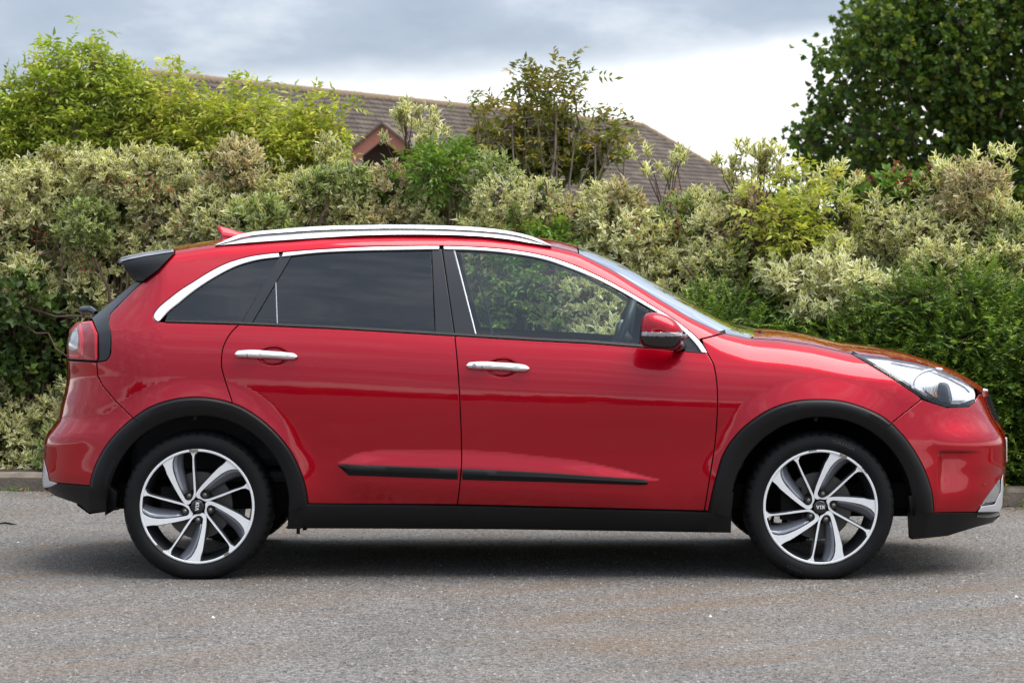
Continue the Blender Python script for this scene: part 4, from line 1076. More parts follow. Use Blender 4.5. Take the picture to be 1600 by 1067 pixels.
def make_wheel(cx, cy, rot, caprot, steer=0, sidewall=None, scuffs=()):
    X0, _, Z0 = unproj(cx, cy, .012)
    w = bpy.data.objects.new('wheel', None); link(w, car); w.location = Vector((X0, .012, Z0)) - CARLOC
    w.rotation_euler = (0, 0, steer)
    # tyre
    R = .3255
    prof = [(.243,.030),(.246,.018),(.252,.0105),(.262,.004),(.276,-.001),(.290,.0015),(.300,.0045),(.3005,.0065),(.308,.011),(.3165,.022),(R-.003,.036),(R,.055),(R,.098),(R-.004,.100),(R-.004,.104),(R,.106),(R,.145),(R-.004,.147),(R-.004,.151),(R,.153),(R,.195),(.317,.222),(.290,.240),(.250,.235),(.243,.22)]
    seg = 240; V_ = []; F_ = []
    for j in range(seg):
        a = 2*math.pi*j/seg; groove = (j % 5 == 0)
        for (r_, y_) in prof:
            rr = r_
            if groove and r_ > .311: rr = r_ - (.006 if y_ < .05 or y_ > .19 else .0)
            if math.cos(a) < -.93: rr = min(rr, (.3165)/max(-math.cos(a), .1)) # contact patch
            V_.append((rr*math.sin(a), y_ - (.004 if (math.cos(a) < -.96 and .28 < r_ < .32 and y_ < .05) else 0), rr*math.cos(a)))
    m = len(prof)
    for j in range(seg):
        j2 = (j+1) % seg
        for i in range(m-1): F_.append((j*m+i, j2*m+i, j2*m+i+1, j*m+i+1))
    me = fast_mesh('tyre', V_, F_, M_rubber, True); me.set_sharp_from_angle(angle=math.radians(35)); obj('tyre', me, w)
    # rim lip and barrel
    mb_ = MB(); mb_.lathe_y([(.2495,.018),(.2495,.011),(.2480,.0085),(.2405,.0085),(.2385,.0105)], n=120)
    me = fast_mesh('rim_lip', mb_.v, mb_.f, M_alloy, True); obj('rim_lip', me, w)
    mb_ = MB(); mb_.lathe_y([(.2385,.0105),(.2370,.016),(.2345,.05),(.228,.085),(.222,.12),(.218,.18),(.222,.21),(.243,.225)], n=120)
    obj('rim_barrel', fast_mesh('rim_barrel', mb_.v, mb_.f, M_alloyg, True), w)
    fr = MB(); si = MB(); wb_ = MB()
    for k in range(5):
        a = math.radians(72*k + rot); extrude_poly(fr, si, rot2(U_poly, a))
        web = [((-120,366),(-82,372),.012,.050), ((-150,332),(-84,345),.014,.056), ((-163,290),(-84,300),.016,.060), ((-160,250),(-80,250),.016,.062), ((-138,172),(-68,180),.018,.060), ((-115,118),(-62,125),.020,.055), ((-92,78),(-58,98),.022,.050)]
        pts = []
        for (p_, q_, d1, d2) in web:
            for t_, in ((0,), (.35,), (.7,), (1,)):
                x_ = p_[0]+(q_[0]-p_[0])*t_*.74; y_ = p_[1]+(q_[1]-p_[1])*t_*.74; d_ = d1+(d2-d1)*t_**.75 + .004
                (x2, y2), = rot2([(x_, y_)], a); pts.append((x2*zu, d_, y2*zu))
        k0 = len(wb_.v); wb_.v += pts
        for i in range(6):
            for j in range(3): wb_.f.append((k0+i*4+j, k0+i*4+j+1, k0+(i+1)*4+j+1, k0+(i+1)*4+j))
    obj('spoke_faces', fast_mesh('spoke_faces', fr.v, fr.f, M_alloy, False), w)
    me = fast_mesh('spoke_sides', si.v, si.f, M_alloyg, True); me.set_sharp_from_angle(angle=math.radians(40)); obj('spoke_sides', me, w)
    me = fast_mesh('spoke_webs', wb_.v, wb_.f, M_alloyl, True); o = obj('spoke_webs', me, w); md = o.modifiers.new('t', 'SOLIDIFY'); md.thickness = .004
    hb = MB(); hb.lathe_y([(.0,.050),(.07,.050),(.074,.056),(.074,.12)], n=40); obj('hub', fast_mesh('hub', hb.v, hb.f, M_under, True), w)
    # nuts in dark pockets
    for k in range(5):
        a = math.radians(72*k + rot); (lx, ly), = rot2([(-56,70)], a)
        nb_ = MB(); nb_.lathe_y([(.0,.016),(.005,.0162),(.0085,.019),(.0095,.024),(.0095,.05)], (lx*zu,.0,ly*zu), n=6); obj('wheel_nut', fast_mesh('wheel_nut', nb_.v, nb_.f, M_steel, False), w)
        pb = MB(); pb.lathe_y([(.0165,.0225),(.0165,.05)], (lx*zu,0,ly*zu), n=24); pb.lathe_y([(.0,.036),(.0165,.036)], (lx*zu,0,ly*zu), n=24); obj('nut_pocket', fast_mesh('nut_pocket', pb.v, pb.f, M_gloss, True), w)
    cb = MB(); cb.lathe_y([(.0,.0175),(.022,.0178),(.0265,.019),(.0285,.023),(.0285,.05)], n=48)
    cap = obj('centre_cap', fast_mesh('centre_cap', cb.v, cb.f, M_gloss, True), w)
    lv = MB(); wd = [('K', 0), ('I', 1), ('A', 2)]; tot = .86+.34+.9-.04; x_ = -tot/2; hgt = .0155
    for ch, _ in wd:
        polys, adv = letters(ch)
        for pl in polys:
            q = [((x_+px_)*hgt*1.12, (py_-.5)*hgt) for px_, py_ in pl]; q = rot2(q, math.radians(caprot))
            lv.add([(a_, .0160, b_) for a_, b_ in q] + [(a_, .0185, b_) for a_, b_ in q], [tuple(range(len(q))), *[(i, (i+1) % len(q), len(q)+(i+1) % len(q), len(q)+i) for i in range(len(q))]])
        x_ += adv
    lt = fast_mesh('cap_lettering', lv.v, lv.f, M_alloy, False); obj('cap_lettering', lt, w)
    # brake
    bb = MB(); bb.lathe_y([(.07,.085),(.145,.085),(.147,.088),(.147,.108),(.07,.108)], n=60); obj('brake_disc', fast_mesh('brake_disc', bb.v, bb.f, simple('brake_steel', (.10,.095,.09), .5, metal=.6), False), w)
    bb = MB(); bb.box((-.165,.070,-.06), (-.075,.13,.08)); obj('brake_caliper', fast_mesh('brake_caliper', bb.v, bb.f, M_under, False), w)
    for (a_deg, a_w, r0, r1) in scuffs:
        sb = MB(); pts = []
        for k in range(9):
            a = math.radians(a_deg + a_w*(k/8-.5))
            pts.append((a, r0 + random.uniform(-.0008,.0008), r1 + random.uniform(-.0006,.0006)))
        for a, ra, rb in pts: sb.v += [(ra*math.sin(a), .0078, ra*math.cos(a)), (rb*math.sin(a), .0078, rb*math.cos(a))]
        for k in range(8): sb.f.append((2*k, 2*k+1, 2*k+3, 2*k+2))
        obj('scuff', fast_mesh('scuff', sb.v, sb.f, M_scuff, False), w)
    if sidewall:
        for (txt, size, r_, a0) in sidewall:
            cu = bpy.data.curves.new('tmp', 'FONT'); cu.body = txt; cu.size = size; cu.extrude = .0; cu.align_x = 'CENTER'
            to = bpy.data.objects.new('tmp', cu); C.objects.link(to); bpy.context.view_layer.update()
            me = bpy.data.meshes.new_from_object(to); bpy.data.objects.remove(to)
            co = np.zeros(len(me.vertices)*3); me.vertices.foreach_get('co', co); co = co.reshape(-1, 3)
            a = math.radians(a0) + co[:, 0]/r_; rr = r_ + co[:, 1]
            y_ = np.interp(rr, [.262,.276,.290,.300], [.004,-.001,.0015,.0045]) - .0012
            me.vertices.foreach_set('co', np.stack([rr*np.sin(a), y_, rr*np.cos(a)], 1).ravel()); me.update()
            me.materials.append(simple('raised_sidewall_lettering', (0.03, 0.03, 0.031), .5)); obj('sidewall_lettering', me, w)
    return w
w1 = make_wheel(307.5, 791.5, 0, 90+5, scuffs=[(-3.5, 9, .236, .2485), (222, 9, .236, .2485), (148, 6, .236, .2485), (232, 14, .2455, .2492)])
w2 = make_wheel(1282.5, 792.5, -22.5, 180, sidewall=[('TURANZA', .022, .283, 20), ('TURANZA', .022, .283, 200)], scuffs=[(-8, 8, .245, .2492), (24, 8, .236, .2485), (173, 9, .246, .2492), (150, 12, .246, .2492), (50, 8, .246, .2492)])

# ---- far side: copies mirrored across the centre line
def mirror_tree(o, parent):
    c = o.copy(); C.objects.link(c); c.parent = parent
    return c
flip = Matrix.Scale(-1, 4, (0, 1, 0))
for h_, d_ in ((hf, front_door), (hr, rear_door)):
    h_.parent = d_; h_.location = (0, 0, 0)
TWIN = {}
for o in MIRRORS:
    c = o.copy(); C.objects.link(c); TWIN[o] = c
    if o.parent in TWIN: c.parent = TWIN[o.parent]
    else: c.parent = car; c.location = (0, 0.9, 0); c.scale = (1, -1, 1)
for w in (w1, w2, mirror):
    c = w.copy(); C.objects.link(c); c.parent = car; c.location = (w.location.x, -w.location.y, w.location.z); c.scale = (1, -1, 1)
    for ch in [q for q in bpy.data.objects if q.parent == w]:
        d = ch.copy(); C.objects.link(d); d.parent = c
    c.rotation_euler = w.rotation_euler

def hang(child, parent):
    pass
# ------------------------------------------------------------------ planting
def leafmat(name, centre, edge=None, young=None, trans=0.35, edgepos=(0.35, 0.62), rough=0.5, hue=0.25, tcol=None):
    m = bpy.data.materials.new(name); m.use_nodes = True
    t = m.node_tree; t.nodes.clear()
    out = t.nodes.new('ShaderNodeOutputMaterial')
    at = t.nodes.new('ShaderNodeAttribute'); at.attribute_name = 'leaf'
    sp = t.nodes.new('ShaderNodeSeparateColor'); t.links.new(at.outputs['Color'], sp.inputs[0])
    def mix(f, a, b_, mode='MIX'):
        x = t.nodes.new('ShaderNodeMix'); x.data_type = 'RGBA'; x.blend_type = mode
        for i, v in ((0, f), (6, a), (7, b_)):
            if isinstance(v, (int, float)): x.inputs[i].default_value = v
            elif isinstance(v, tuple): x.inputs[i].default_value = (*v, 1)
            else: t.links.new(v, x.inputs[i])
        return x.outputs[2]
    def rmp(f, a, b_, lo=0.0, hi=1.0):
        x = t.nodes.new('ShaderNodeMapRange'); x.inputs[1].default_value = a; x.inputs[2].default_value = b_; x.inputs[3].default_value = lo; x.inputs[4].default_value = hi
        t.links.new(f, x.inputs[0]); return x.outputs[0]
    col = centre
    if young: col = mix(rmp(sp.outputs[1], .45, 1.0), centre, young)
    if edge: col = mix(rmp(sp.outputs[0], *edgepos), col, edge)
    var = rmp(sp.outputs[2], 0, 1, 1-hue, 1+hue)
    col = mix(1.0, col, var, 'MULTIPLY')
    # veins / blotches
    tcn = t.nodes.new('ShaderNodeTexCoord'); no = t.nodes.new('ShaderNodeTexNoise'); no.inputs['Scale'].default_value = 55; no.inputs['Detail'].default_value = 3
    t.links.new(tcn.outputs['Object'], no.inputs['Vector'])
    col = mix(1.0, col, rmp(no.outputs[0], .3, .7, .78, 1.18), 'MULTIPLY')
    b = t.nodes.new('ShaderNodeBsdfPrincipled'); b.inputs['Roughness'].default_value = rough; b.inputs['Specular IOR Level'].default_value = .45
    t.links.new(col, b.inputs['Base Color'])
    tr = t.nodes.new('ShaderNodeBsdfTranslucent'); t.links.new(mix(1.0, col, tcol or (1.15, 1.2, .6), 'MULTIPLY'), tr.inputs[0])
    mx = t.nodes.new('ShaderNodeMixShader'); mx.inputs[0].default_value = trans
    t.links.new(b.outputs[0], mx.inputs[1]); t.links.new(tr.outputs[0], mx.inputs[2]); t.links.new(mx.outputs[0], out.inputs[0])
    return m
L_var = leafmat('variegated_dogwood_leaf', (.12, .165, .035), (.78, .74, .44), (.26, .23, .06), trans=.36, edgepos=(.30, .58), hue=.28)
L_var2 = leafmat('greener_dogwood_leaf', (.10, .165, .035), (.52, .55, .26), (.20, .26, .05), trans=.36, edgepos=(.40, .75), hue=.3)
L_var3 = leafmat('russet_tinged_dogwood_leaf', (.15, .15, .045), (.66, .56, .36), (.30, .15, .07), trans=.34, edgepos=(.30, .6), hue=.3)
L_cream = leafmat('pale_cream_dogwood_leaf', (.15, .20, .07), (.82, .79, .50), (.30, .30, .12), trans=.28, edgepos=(.22, .5), hue=.15)
L_gold = leafmat('golden_elder_leaf', (.34, .39, .055), None, (.68, .62, .17), trans=.42, hue=.3)
L_elder = leafmat('green_elder_leaf', (.27, .35, .05), None, (.52, .52, .11), trans=.42, hue=.3)
L_olive = leafmat('olive_bronze_leaf', (.17, .185, .030), None, (.34, .25, .06), trans=.35, hue=.35)
L_jun = leafmat('juniper_spray', (.075, .145, .018), None, (.26, .36, .045), trans=.25, hue=.35, rough=.45)
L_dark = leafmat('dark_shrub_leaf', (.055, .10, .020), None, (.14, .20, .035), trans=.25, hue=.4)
L_bright = leafmat('bright_green_leaf', (.13, .25, .035), None, (.26, .34, .06), trans=.4, hue=.25)
L_maple = leafmat('maple_leaf', (.065, .125, .018), None, (.20, .25, .030), trans=.36, hue=.45)
L_red = leafmat('reddening_leaf', (.16, .05, .03), None, (.24, .12, .05), trans=.35, hue=.4)
M_twig = simple('dark_red_brown_twig', (.085, .045, .032), .8, noise=.3)
M_twiggrey = simple('grey_brown_branch', (.16, .125, .095), .9, noise=.35, nscale=12)
M_bark = simple('ridged_bark', (.085, .068, .052), .95, noise=.4, nscale=6, bump=.8, bscale=40)
M_berry = simple('red_berry', (.42, .02, .025), .35)

def unit(v): return v/(np.linalg.norm(v, axis=-1, keepdims=True)+1e-9)
def leaf_cloud(base, d, nrm, L, W, fold=.12, droop=.12, rnd=None, tip=.8):
    """folded leaf blades with a midrib: four triangles each"""
    n = len(base); w = unit(np.cross(d, nrm)); nr = unit(np.cross(w, d))
    L = np.broadcast_to(L, (n,))[:, None]; W = np.broadcast_to(W, (n,))[:, None]
    mid = base + d*L*.48; tipp = base + d*L - nr*L*droop
    lft = base + d*L*.45 + w*W*.5 + nr*W*fold*2; rgt = base + d*L*.45 - w*W*.5 + nr*W*fold*2
    V_ = np.stack([base, lft, rgt, mid, tipp], 1).reshape(-1, 3)
    tri = np.array([(0, 3, 1), (3, 4, 1), (0, 2, 3), (3, 2, 4)])
    F_ = (tri[None] + (np.arange(n)*5)[:, None, None]).reshape(-1, 3)
    mg = np.array([.35, 1, 1, 0, tip]); r1, r2 = (rng.random(n), rng.random(n)) if rnd is None else rnd
    at_ = np.stack([np.tile(mg, n), np.repeat(r1, 5), np.repeat(r2, 5), np.ones(5*n)], 1)
    return V_, F_, at_
def merge(parts):
    V_, F_, A_ = [], [], []; k = 0
    for v, f, a in parts:
        V_.append(v); F_.append(f+k); A_.append(a); k += len(v)
    return np.concatenate(V_), np.concatenate(F_), np.concatenate(A_)
def rosettes(c, ax, n_leaf, L, W, open_=.95, young=None):
    """star shaped tufts of leaves at shoot tips"""
    n = len(c); ph0 = rng.random(n)*6.28
    t1 = unit(np.cross(ax, np.array([.3, .2, .93]))); t2 = np.cross(ax, t1); out = []
    y = rng.random(n) if young is None else young; v2 = rng.random(n)
    for k in range(n_leaf):
        ph = ph0 + k*2.4; back = (k//2)*.016
        el = open_*(.55 + .5*rng.random(n)) * (1 if k > 1 else .6)
        rad = t1*np.cos(ph)[:, None] + t2*np.sin(ph)[:, None]
        d = unit(ax*np.cos(el)[:, None] + rad*np.sin(el)[:, None] + np.array([0, 0, .05]))
        b_ = c - ax*back + rng.normal(0, .004, (n, 3))
        l_ = L*(.7+.55*rng.random(n)); out.append(leaf_cloud(b_, d, unit(ax - d*.3 + rng.normal(0, .25, (n, 3))), l_, l_*W/L, rnd=(y, np.clip(v2+rng.normal(0, .25, n), 0, 1))))
    return merge(out)
def pinnate(c, ax, n_pair, L, W, length, droopy=.3):
    """shoots with paired leaflets"""
    n = len(c); side = unit(np.cross(ax, np.array([0, 0, 1.0]) + rng.normal(0, .35, (n, 3)))); out = []; y = rng.random(n); v2 = rng.random(n)
    up_ = unit(np.cross(side, ax))
    for k in range(n_pair+1):
        s_ = (k+.4)/(n_pair+.6); b_ = c + ax*(length*s_) - np.array([0, 0, 1])*length*droopy*s_*s_
        for sg in ((-1, 1) if k < n_pair else (0,)):
            d = unit(side*sg*1.0 + ax*.6 - np.array([0, 0, 1])*droopy*.8 + rng.normal(0, .16, (n, 3)))
            l_ = L*(.75+.45*rng.random(n)); out.append(leaf_cloud(b_, d, unit(up_+rng.normal(0, .3, (n, 3))), l_, l_*W/L, droop=.2, rnd=(np.clip(y+rng.normal(0, .12, n), 0, 1), np.clip(v2+rng.normal(0, .2, n), 0, 1))))
    return merge(out)
def fronds(c, ax, n_pair, L, W, length):
    """flat feathery sprays"""
    n = len(c); side = unit(np.cross(ax, np.array([0, -.35, 1.0]) + rng.normal(0, .25, (n, 3)))); out = []; y = rng.random(n); v2 = rng.random(n)
    for k in range(n_pair):
        s_ = (k+.3)/n_pair; b_ = c + ax*(length*s_)
        for sg in (-1, 1):
            d = unit(side*sg*.8 + ax*.75 + rng.normal(0, .2, (n, 3))); l_ = L*(1-.45*s_)*(.7+.5*rng.random(n))
            w_ = unit(np.cross(d, np.array([0, 0, 1.0])+rng.normal(0, .5, (n, 3)))); e = b_+d*l_[:, None]
            V_ = np.stack([b_-w_*W*.3, b_+w_*W*.3, e], 1).reshape(-1, 3); F_ = np.arange(3*n).reshape(-1, 3)
            yy = np.clip(y*.7 + s_*.35, 0, 1); A_ = np.stack([np.zeros(3*n), np.repeat(yy, 3), np.repeat(v2, 3), np.ones(3*n)], 1)
            out.append((V_, F_, A_))
    return merge(out)
def hedge_y(x, z_, lean=.30): return kerb_y(x) + .50 + lean*np.maximum(z_-.3, 0)
def shell(c, r, n, front=.35, jit=.18):
    """shoot tips on the camera side and top of a lobe"""
    d = unit(rng.normal(0, 1, (int(n*2.6)+8, 3))); d = d[d[:, 1] < front][:n]
    rr = (1 - abs(rng.normal(0, jit, len(d))))[:, None]
    return c + d*r*rr, d
def place(px_, py_, lean=.30, dy=0):
    y = 5.0
    for _ in range(6):
        x, _, z_ = unproj(px_, py_, y); y = float(hedge_y(x, z_, lean)) + dy
    return np.array(unproj(px_, py_, y))
STEMS = {}
class Plant:
    def __init__(s, name, label, root_px, dy=.5, group=None, y=None, cat='shrub'):
        x, yy, z_ = place(root_px, 560) if y is None else (unproj(root_px, 500, y))
        s.base = np.array([x, (float(kerb_y(x)) + dy) if y is None else y, .12]); s.t = thing(name, label, cat, tuple(s.base), group)
        s.leaves = {}; s.mb = MB()
    def stem(s, a, b_, r0, r1, wob=.05, n=5, k=5):
        a = np.array(a, float); b_ = np.array(b_, float); pts = []
        for i in range(k):
            t_ = i/(k-1); p = a + (b_-a)*t_ + rng.normal(0, wob, 3)*math.sin(math.pi*t_)*.6 + np.array([0, 0, 1])*np.linalg.norm(b_-a)*.10*math.sin(math.pi*t_)
            pts.append(p - s.base)
        s.mb.tube(pts, [r0+(r1-r0)*i/(k-1) for i in range(k)], n, cap=False)
    def add(s, mat, part):
        v, f, a = part; s.leaves.setdefault(mat, []).append((v-s.base, f, a))
    def lobe(s, c, r, n, style, mat, front=.35, size=1.0, up_=.55):
        c = np.array(c); r3 = np.array(r) if hasattr(r, '__len__') else np.array([r, r, r])
        p, d = shell(c, r3, n, front)
        ax = unit(d + np.array([0, -.15, up_]) + rng.normal(0, .32, p.shape))
        if style == 'ros': part = rosettes(p, ax, 8, .054*size, .021*size)
        elif style == 'pin': part = pinnate(p, unit(ax + rng.normal(0, .3, p.shape)), 3, .060*size, .022*size, .14*size)
        elif style == 'frond': part = fronds(p, unit(d*.9 + np.array([0, -.5, .10]) + rng.normal(0, .28, p.shape)), 9, .046*size, .017*size, .22*size)
        elif style == 'leaf': part = rosettes(p, ax, 5, .060*size, .038*size, 1.1)
        s.add(mat, part)
        r1 = float(np.mean(r3))
        s.stem(s.base, c, .012+.006*random.random(), .006, .10, 5, 6)
        for q in p[::max(1, len(p)//9)][:9]: s.stem(c, q + (q-c)*.08, .0055, .0024, .03, 4, 4)
        return p
    def finish(s, stem_mat=M_twig, leaf_name='foliage'):
        if s.mb.v: o = s.mb.build('stems', stem_mat, s.t, True)
        for mat, parts in s.leaves.items():
            v, f, a = merge(parts); o = obj(leaf_name, fast_mesh(leaf_name, v, f, mat, attr=a), s.t); o['kind'] = 'stuff'

top_prof = [(-400,265),(-150,240),(0,245),(150,232),(300,240),(420,262),(500,258),(530,246),(572,238),(600,250),(640,272),(700,266),(780,275),(860,280),(940,280),(990,298),(1060,300),(1115,304),(1150,284),(1180,268),(1240,275),(1300,296),(1350,312),(1420,300),(1490,272),(1530,278),(1570,310),(1620,350),(1750,330),(2000,340)]
def ptop(x): return float(np.interp(x, [a for a, _ in top_prof], [b_ for _, b_ in top_prof]))
seeds = [  # px, py, style, material, label
 (40, 340, 'ros', L_var, 'cream and green variegated dogwood at the far left below the green elder'),
 (190, 420, 'ros', L_var, 'variegated dogwood behind the rear spoiler of the car'),
 (330, 310, 'ros', L_var, 'variegated dogwood with a few red berries above the roof fin of the car'),
 (470, 300, 'ros', L_var, 'variegated dogwood below the golden elder, above the rear end of the roof rail'),
 (610, 280, 'ros', L_var, 'variegated dogwood in front of the gabled porch roof'),
 (740, 330, 'ros', L_var, 'variegated dogwood above the middle of the roof rail'),
 (880, 310, 'ros', L_var, 'variegated dogwood below the bronze leaved bush'),
 (1020, 290, 'ros', L_var, 'variegated dogwood above the top of the windscreen'),
 (1150, 300, 'ros', L_var, 'variegated dogwood below the right end of the tiled roof'),
 (1100, 420, 'ros', L_var, 'reddish stemmed variegated dogwood just above the windscreen'),
 (1270, 440, 'ros', L_cream, 'palest cream dogwood above the bonnet of the car'),
 (1400, 370, 'ros', L_var, 'variegated dogwood to the left under the maple crown'),
 (1540, 340, 'ros', L_var, 'variegated dogwood at the far right under the maple crown'),
 (1235, 335, 'pin', L_gold, 'small yellow green elder among the dogwoods right of the tiled roof'),
 (692, 268, 'pin', L_bright, 'small bright green bush in front of the tiled roof'),
 (1180, 525, 'frond', L_jun, 'low juniper beside the base of the windscreen'),
 (1330, 580, 'frond', L_jun, 'feathery green juniper behind the bonnet of the car'),
 (1480, 550, 'frond', L_jun, 'large spreading juniper behind the front of the car'),
 (1600, 600, 'frond', L_jun, 'low spreading juniper at the right edge by the kerb'),
 (30, 540, 'leaf', L_dark, 'dark green leafy bush at the far left above the kerb'),
 (60, 660, 'ros', L_var, 'low sprigs of variegated dogwood just behind the car by the kerb'),
 (830, 450, 'pin', L_bright, 'green bush seen through the front door window'),
 (930, 450, 'ros', L_cream, 'variegated sprigs seen through the front door window by the steering wheel'),
 (380, 470, 'leaf', L_dark, 'dark leafy bush hidden behind the rear of the car'),
 (650, 480, 'leaf', L_dark, 'dark leafy bush hidden behind the middle of the car'),
]
names = {'ros': 'dogwood_shrub', 'pin': 'elder_shrub', 'frond': 'juniper_shrub', 'leaf': 'leafy_shrub'}
grp = {'ros': 'variegated dogwoods in the hedge', 'frond': 'junipers in the hedge'}
plants = []
for (sx, sy, st, mt, lb) in seeds:
    plants.append(Plant(names[st], lb, sx, dy=.75, group=grp.get(st)))
gx = -360
while gx < 1960:
    gy0 = ptop(gx) + 14*math.sin(gx/23.0) + 8*math.sin(gx/71.0+1)
    py_ = gy0 + random.uniform(34, 58)
    while py_ < 760:
        if 190 < gx < 1130 and py_ > 600: break
        x_ = gx + random.uniform(-20, 20); y_ = py_ + random.uniform(-14, 16)
        best = min(range(len(seeds)), key=lambda i: ((seeds[i][0]-x_)/1.0)**2 + ((seeds[i][1]-y_)*(.9 if seeds[i][2] != 'frond' else .95))**2 + (9000 if seeds[i][2] == 'leaf' and y_ < 450 else 0))
        sx, sy, st, mt, lb = seeds[best]; pl = plants[best]
        lean = .30; dy = random.uniform(-.15, .15) + .10*math.sin(x_/61.0+y_/90.0) + .07*math.sin(x_/33.0-y_/41.0+2)
        if st == 'frond': dy -= .12 - .25*max(0, (620-y_)/620)*0
        c = place(x_, y_, lean, dy + .10)
        r = random.uniform(.13, .25)
        if st == 'ros' and mt is L_var:
            k_ = math.sin(x_/47.0+y_/31.0)+random.uniform(-.9, .9); mt = L_var2 if k_ > .9 else (L_var3 if k_ < -.95 else L_var)
        if st == 'ros': pl.lobe(c, (r, r*.8, r*random.uniform(.8, 1.15)), int(2500*r*r), 'ros', mt, size=random.uniform(.75, 1.15))
        elif st == 'pin': pl.lobe(c, r, int(1300*r*r), 'pin', mt, size=.85)
        elif st == 'frond': pl.lobe(c + np.array([0, -.05, 0]), (r*2.0, r*1.3, r*.50), int(3300*r*r), 'frond', mt, up_=.1)
        else: pl.lobe(c, r*1.1, int(1300*r*r), 'leaf', mt)
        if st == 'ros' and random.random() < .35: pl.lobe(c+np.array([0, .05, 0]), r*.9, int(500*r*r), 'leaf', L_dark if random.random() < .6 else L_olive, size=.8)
        if st == 'ros' and random.random() < .10: pl.lobe(c, r*.9, int(150*r*r), 'leaf', L_red, size=.7)
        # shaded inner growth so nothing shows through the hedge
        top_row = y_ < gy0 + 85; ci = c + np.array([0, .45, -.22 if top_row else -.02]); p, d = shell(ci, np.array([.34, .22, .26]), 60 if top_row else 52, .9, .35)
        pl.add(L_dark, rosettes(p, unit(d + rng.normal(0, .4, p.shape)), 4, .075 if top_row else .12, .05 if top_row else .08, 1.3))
        py_ += 66 if st == 'frond' else (52 if y_ > 420 else 46)
    gx += 46
# upright shoots standing above the dogwoods
for (x_, y_, n_) in [(640, 182, 3), (655, 200, 3), (1040, 240, 3), (1160, 246, 3), (1180, 242, 4), (1488, 268, 4), (1535, 262, 5), (1270, 268, 3), (515, 240, 3), (700, 250, 2), (1200, 252, 2), (1315, 285, 3)]:
    i = min(range(len(seeds)), key=lambda q: (seeds[q][0]-x_)**2 + (seeds[q][1]-y_)**2 + (1e6 if seeds[q][2] != 'ros' else 0)); pl = plants[i]
    c = place(x_, y_+12, .3, .12)
    for k in range(n_*3):
        tip = c + rng.normal(0, 1, 3)*np.array([.09, .05, .07]) + np.array([0, 0, .03]); pl.stem(c - np.array([rng.normal(0, .05), -.05, .45]), tip, .005, .002, .02, 4, 4)
        p = tip + rng.normal(0, .02, (3, 3)); pl.add(L_var, rosettes(p, unit(np.array([[0, -.2, 1.0]]*3)+rng.normal(0, .3, (3, 3))), 7, .062, .022))
for (x_, y_, r) in [(1245, 440, .16), (1290, 425, .17), (1335, 440, .16), (1375, 452, .13), (1270, 480, .13), (1215, 425, .12), (1300, 470, .14), (1395, 440, .08)]:
    c = place(x_, y_, .3, -.20); plants[10].lobe(c, (r*1.2, r, r*.8), int(1500*r*r), 'ros', L_cream, size=1.15)
for k in range(46):
    x_ = random.uniform(-20, 1620)
    if 500 < x_ < 1180 and random.random() < .8: continue
    y_ = ptop(x_) + random.uniform(6, 30); i = min(range(len(seeds)), key=lambda q: (seeds[q][0]-x_)**2 + (seeds[q][1]-y_)**2 + (1e6 if seeds[q][2] != 'ros' else 0)); pl = plants[i]
    c = place(x_, y_, .3, random.uniform(-.1, .2)); pl.stem(c - np.array([rng.normal(0, .05), -.05, .4]), c, .006, .003, .02, 4, 4)
    p = c + rng.normal(0, 1, (4, 3))*np.array([.03, .03, .05]); pl.add(L_var, rosettes(p, unit(np.array([[0, -.2, 1.0]]*4)+rng.normal(0, .4, (4, 3))), 7, .060, .022))
# long bare twigs reaching through the leaves
for i, (a, b_, w_) in enumerate([((40, 480), (170, 545), .1), ((60, 400), (150, 350), .1), ((130, 340), (95, 440), .08), ((0, 500), (110, 560), .1), ((140, 385), (105, 410), .06), ((300, 380), (270, 300), .05), ((1190, 470), (1260, 440), .06), ((1340, 500), (1420, 520), .08), ((860, 350), (850, 280), .05), ((1500, 560), (1600, 520), .06), ((1090, 440), (1060, 400), .05), ((1180, 300), (1170, 380), .04), ((760, 330), (700, 290), .05), ((500, 350), (520, 290), .05)]):
    pa = place(*a, .3, -.12); pb = place(*b_, .3, -.16); k = min(range(len(seeds)), key=lambda q: (seeds[q][0]-a[0])**2 + (seeds[q][1]-a[1])**2)
    plants[k].stem(pa, pb, .009, .004, w_*.6, 5, 7)
# berry clusters
def berries(pl, px_, py_, n=14, dy=-.2, spread=.035):
    m_ = MB(); c = place(px_, py_, .3, dy)
    for k in range(n):
        p = c + rng.normal(0, spread, 3) - pl.base; r_ = .006
        m_.add([p+np.array(q)*r_ for q in ((1,0,0),(-1,0,0),(0,1,0),(0,-1,0),(0,0,1),(0,0,-1))], [(0,2,4),(2,1,4),(1,3,4),(3,0,4),(2,0,5),(1,2,5),(3,1,5),(0,3,5)])
    m_.build('berry_cluster', M_berry, pl.t, True)['kind'] = 'stuff'
for (i, x_, y_) in [(2, 234, 296), (2, 260, 294), (2, 204, 284), (2, 300, 306), (1, 125, 422), (1, 278, 348), (0, 60, 370), (8, 1050, 300), (9, 1052, 356), (7, 985, 352), (5, 800, 372)]: berries(plants[i], x_, y_, random.randint(7, 15))
for (x_, y_, r) in [(668, 268, .13), (695, 258, .14), (720, 270, .12), (690, 285, .13), (710, 245, .08)]:
    c = place(x_, y_, .3, -.02); plants[14].lobe(c, r, int(2600*r*r), 'pin', L_bright, size=.75)
for i, pl in enumerate(plants): pl.finish(M_twig)

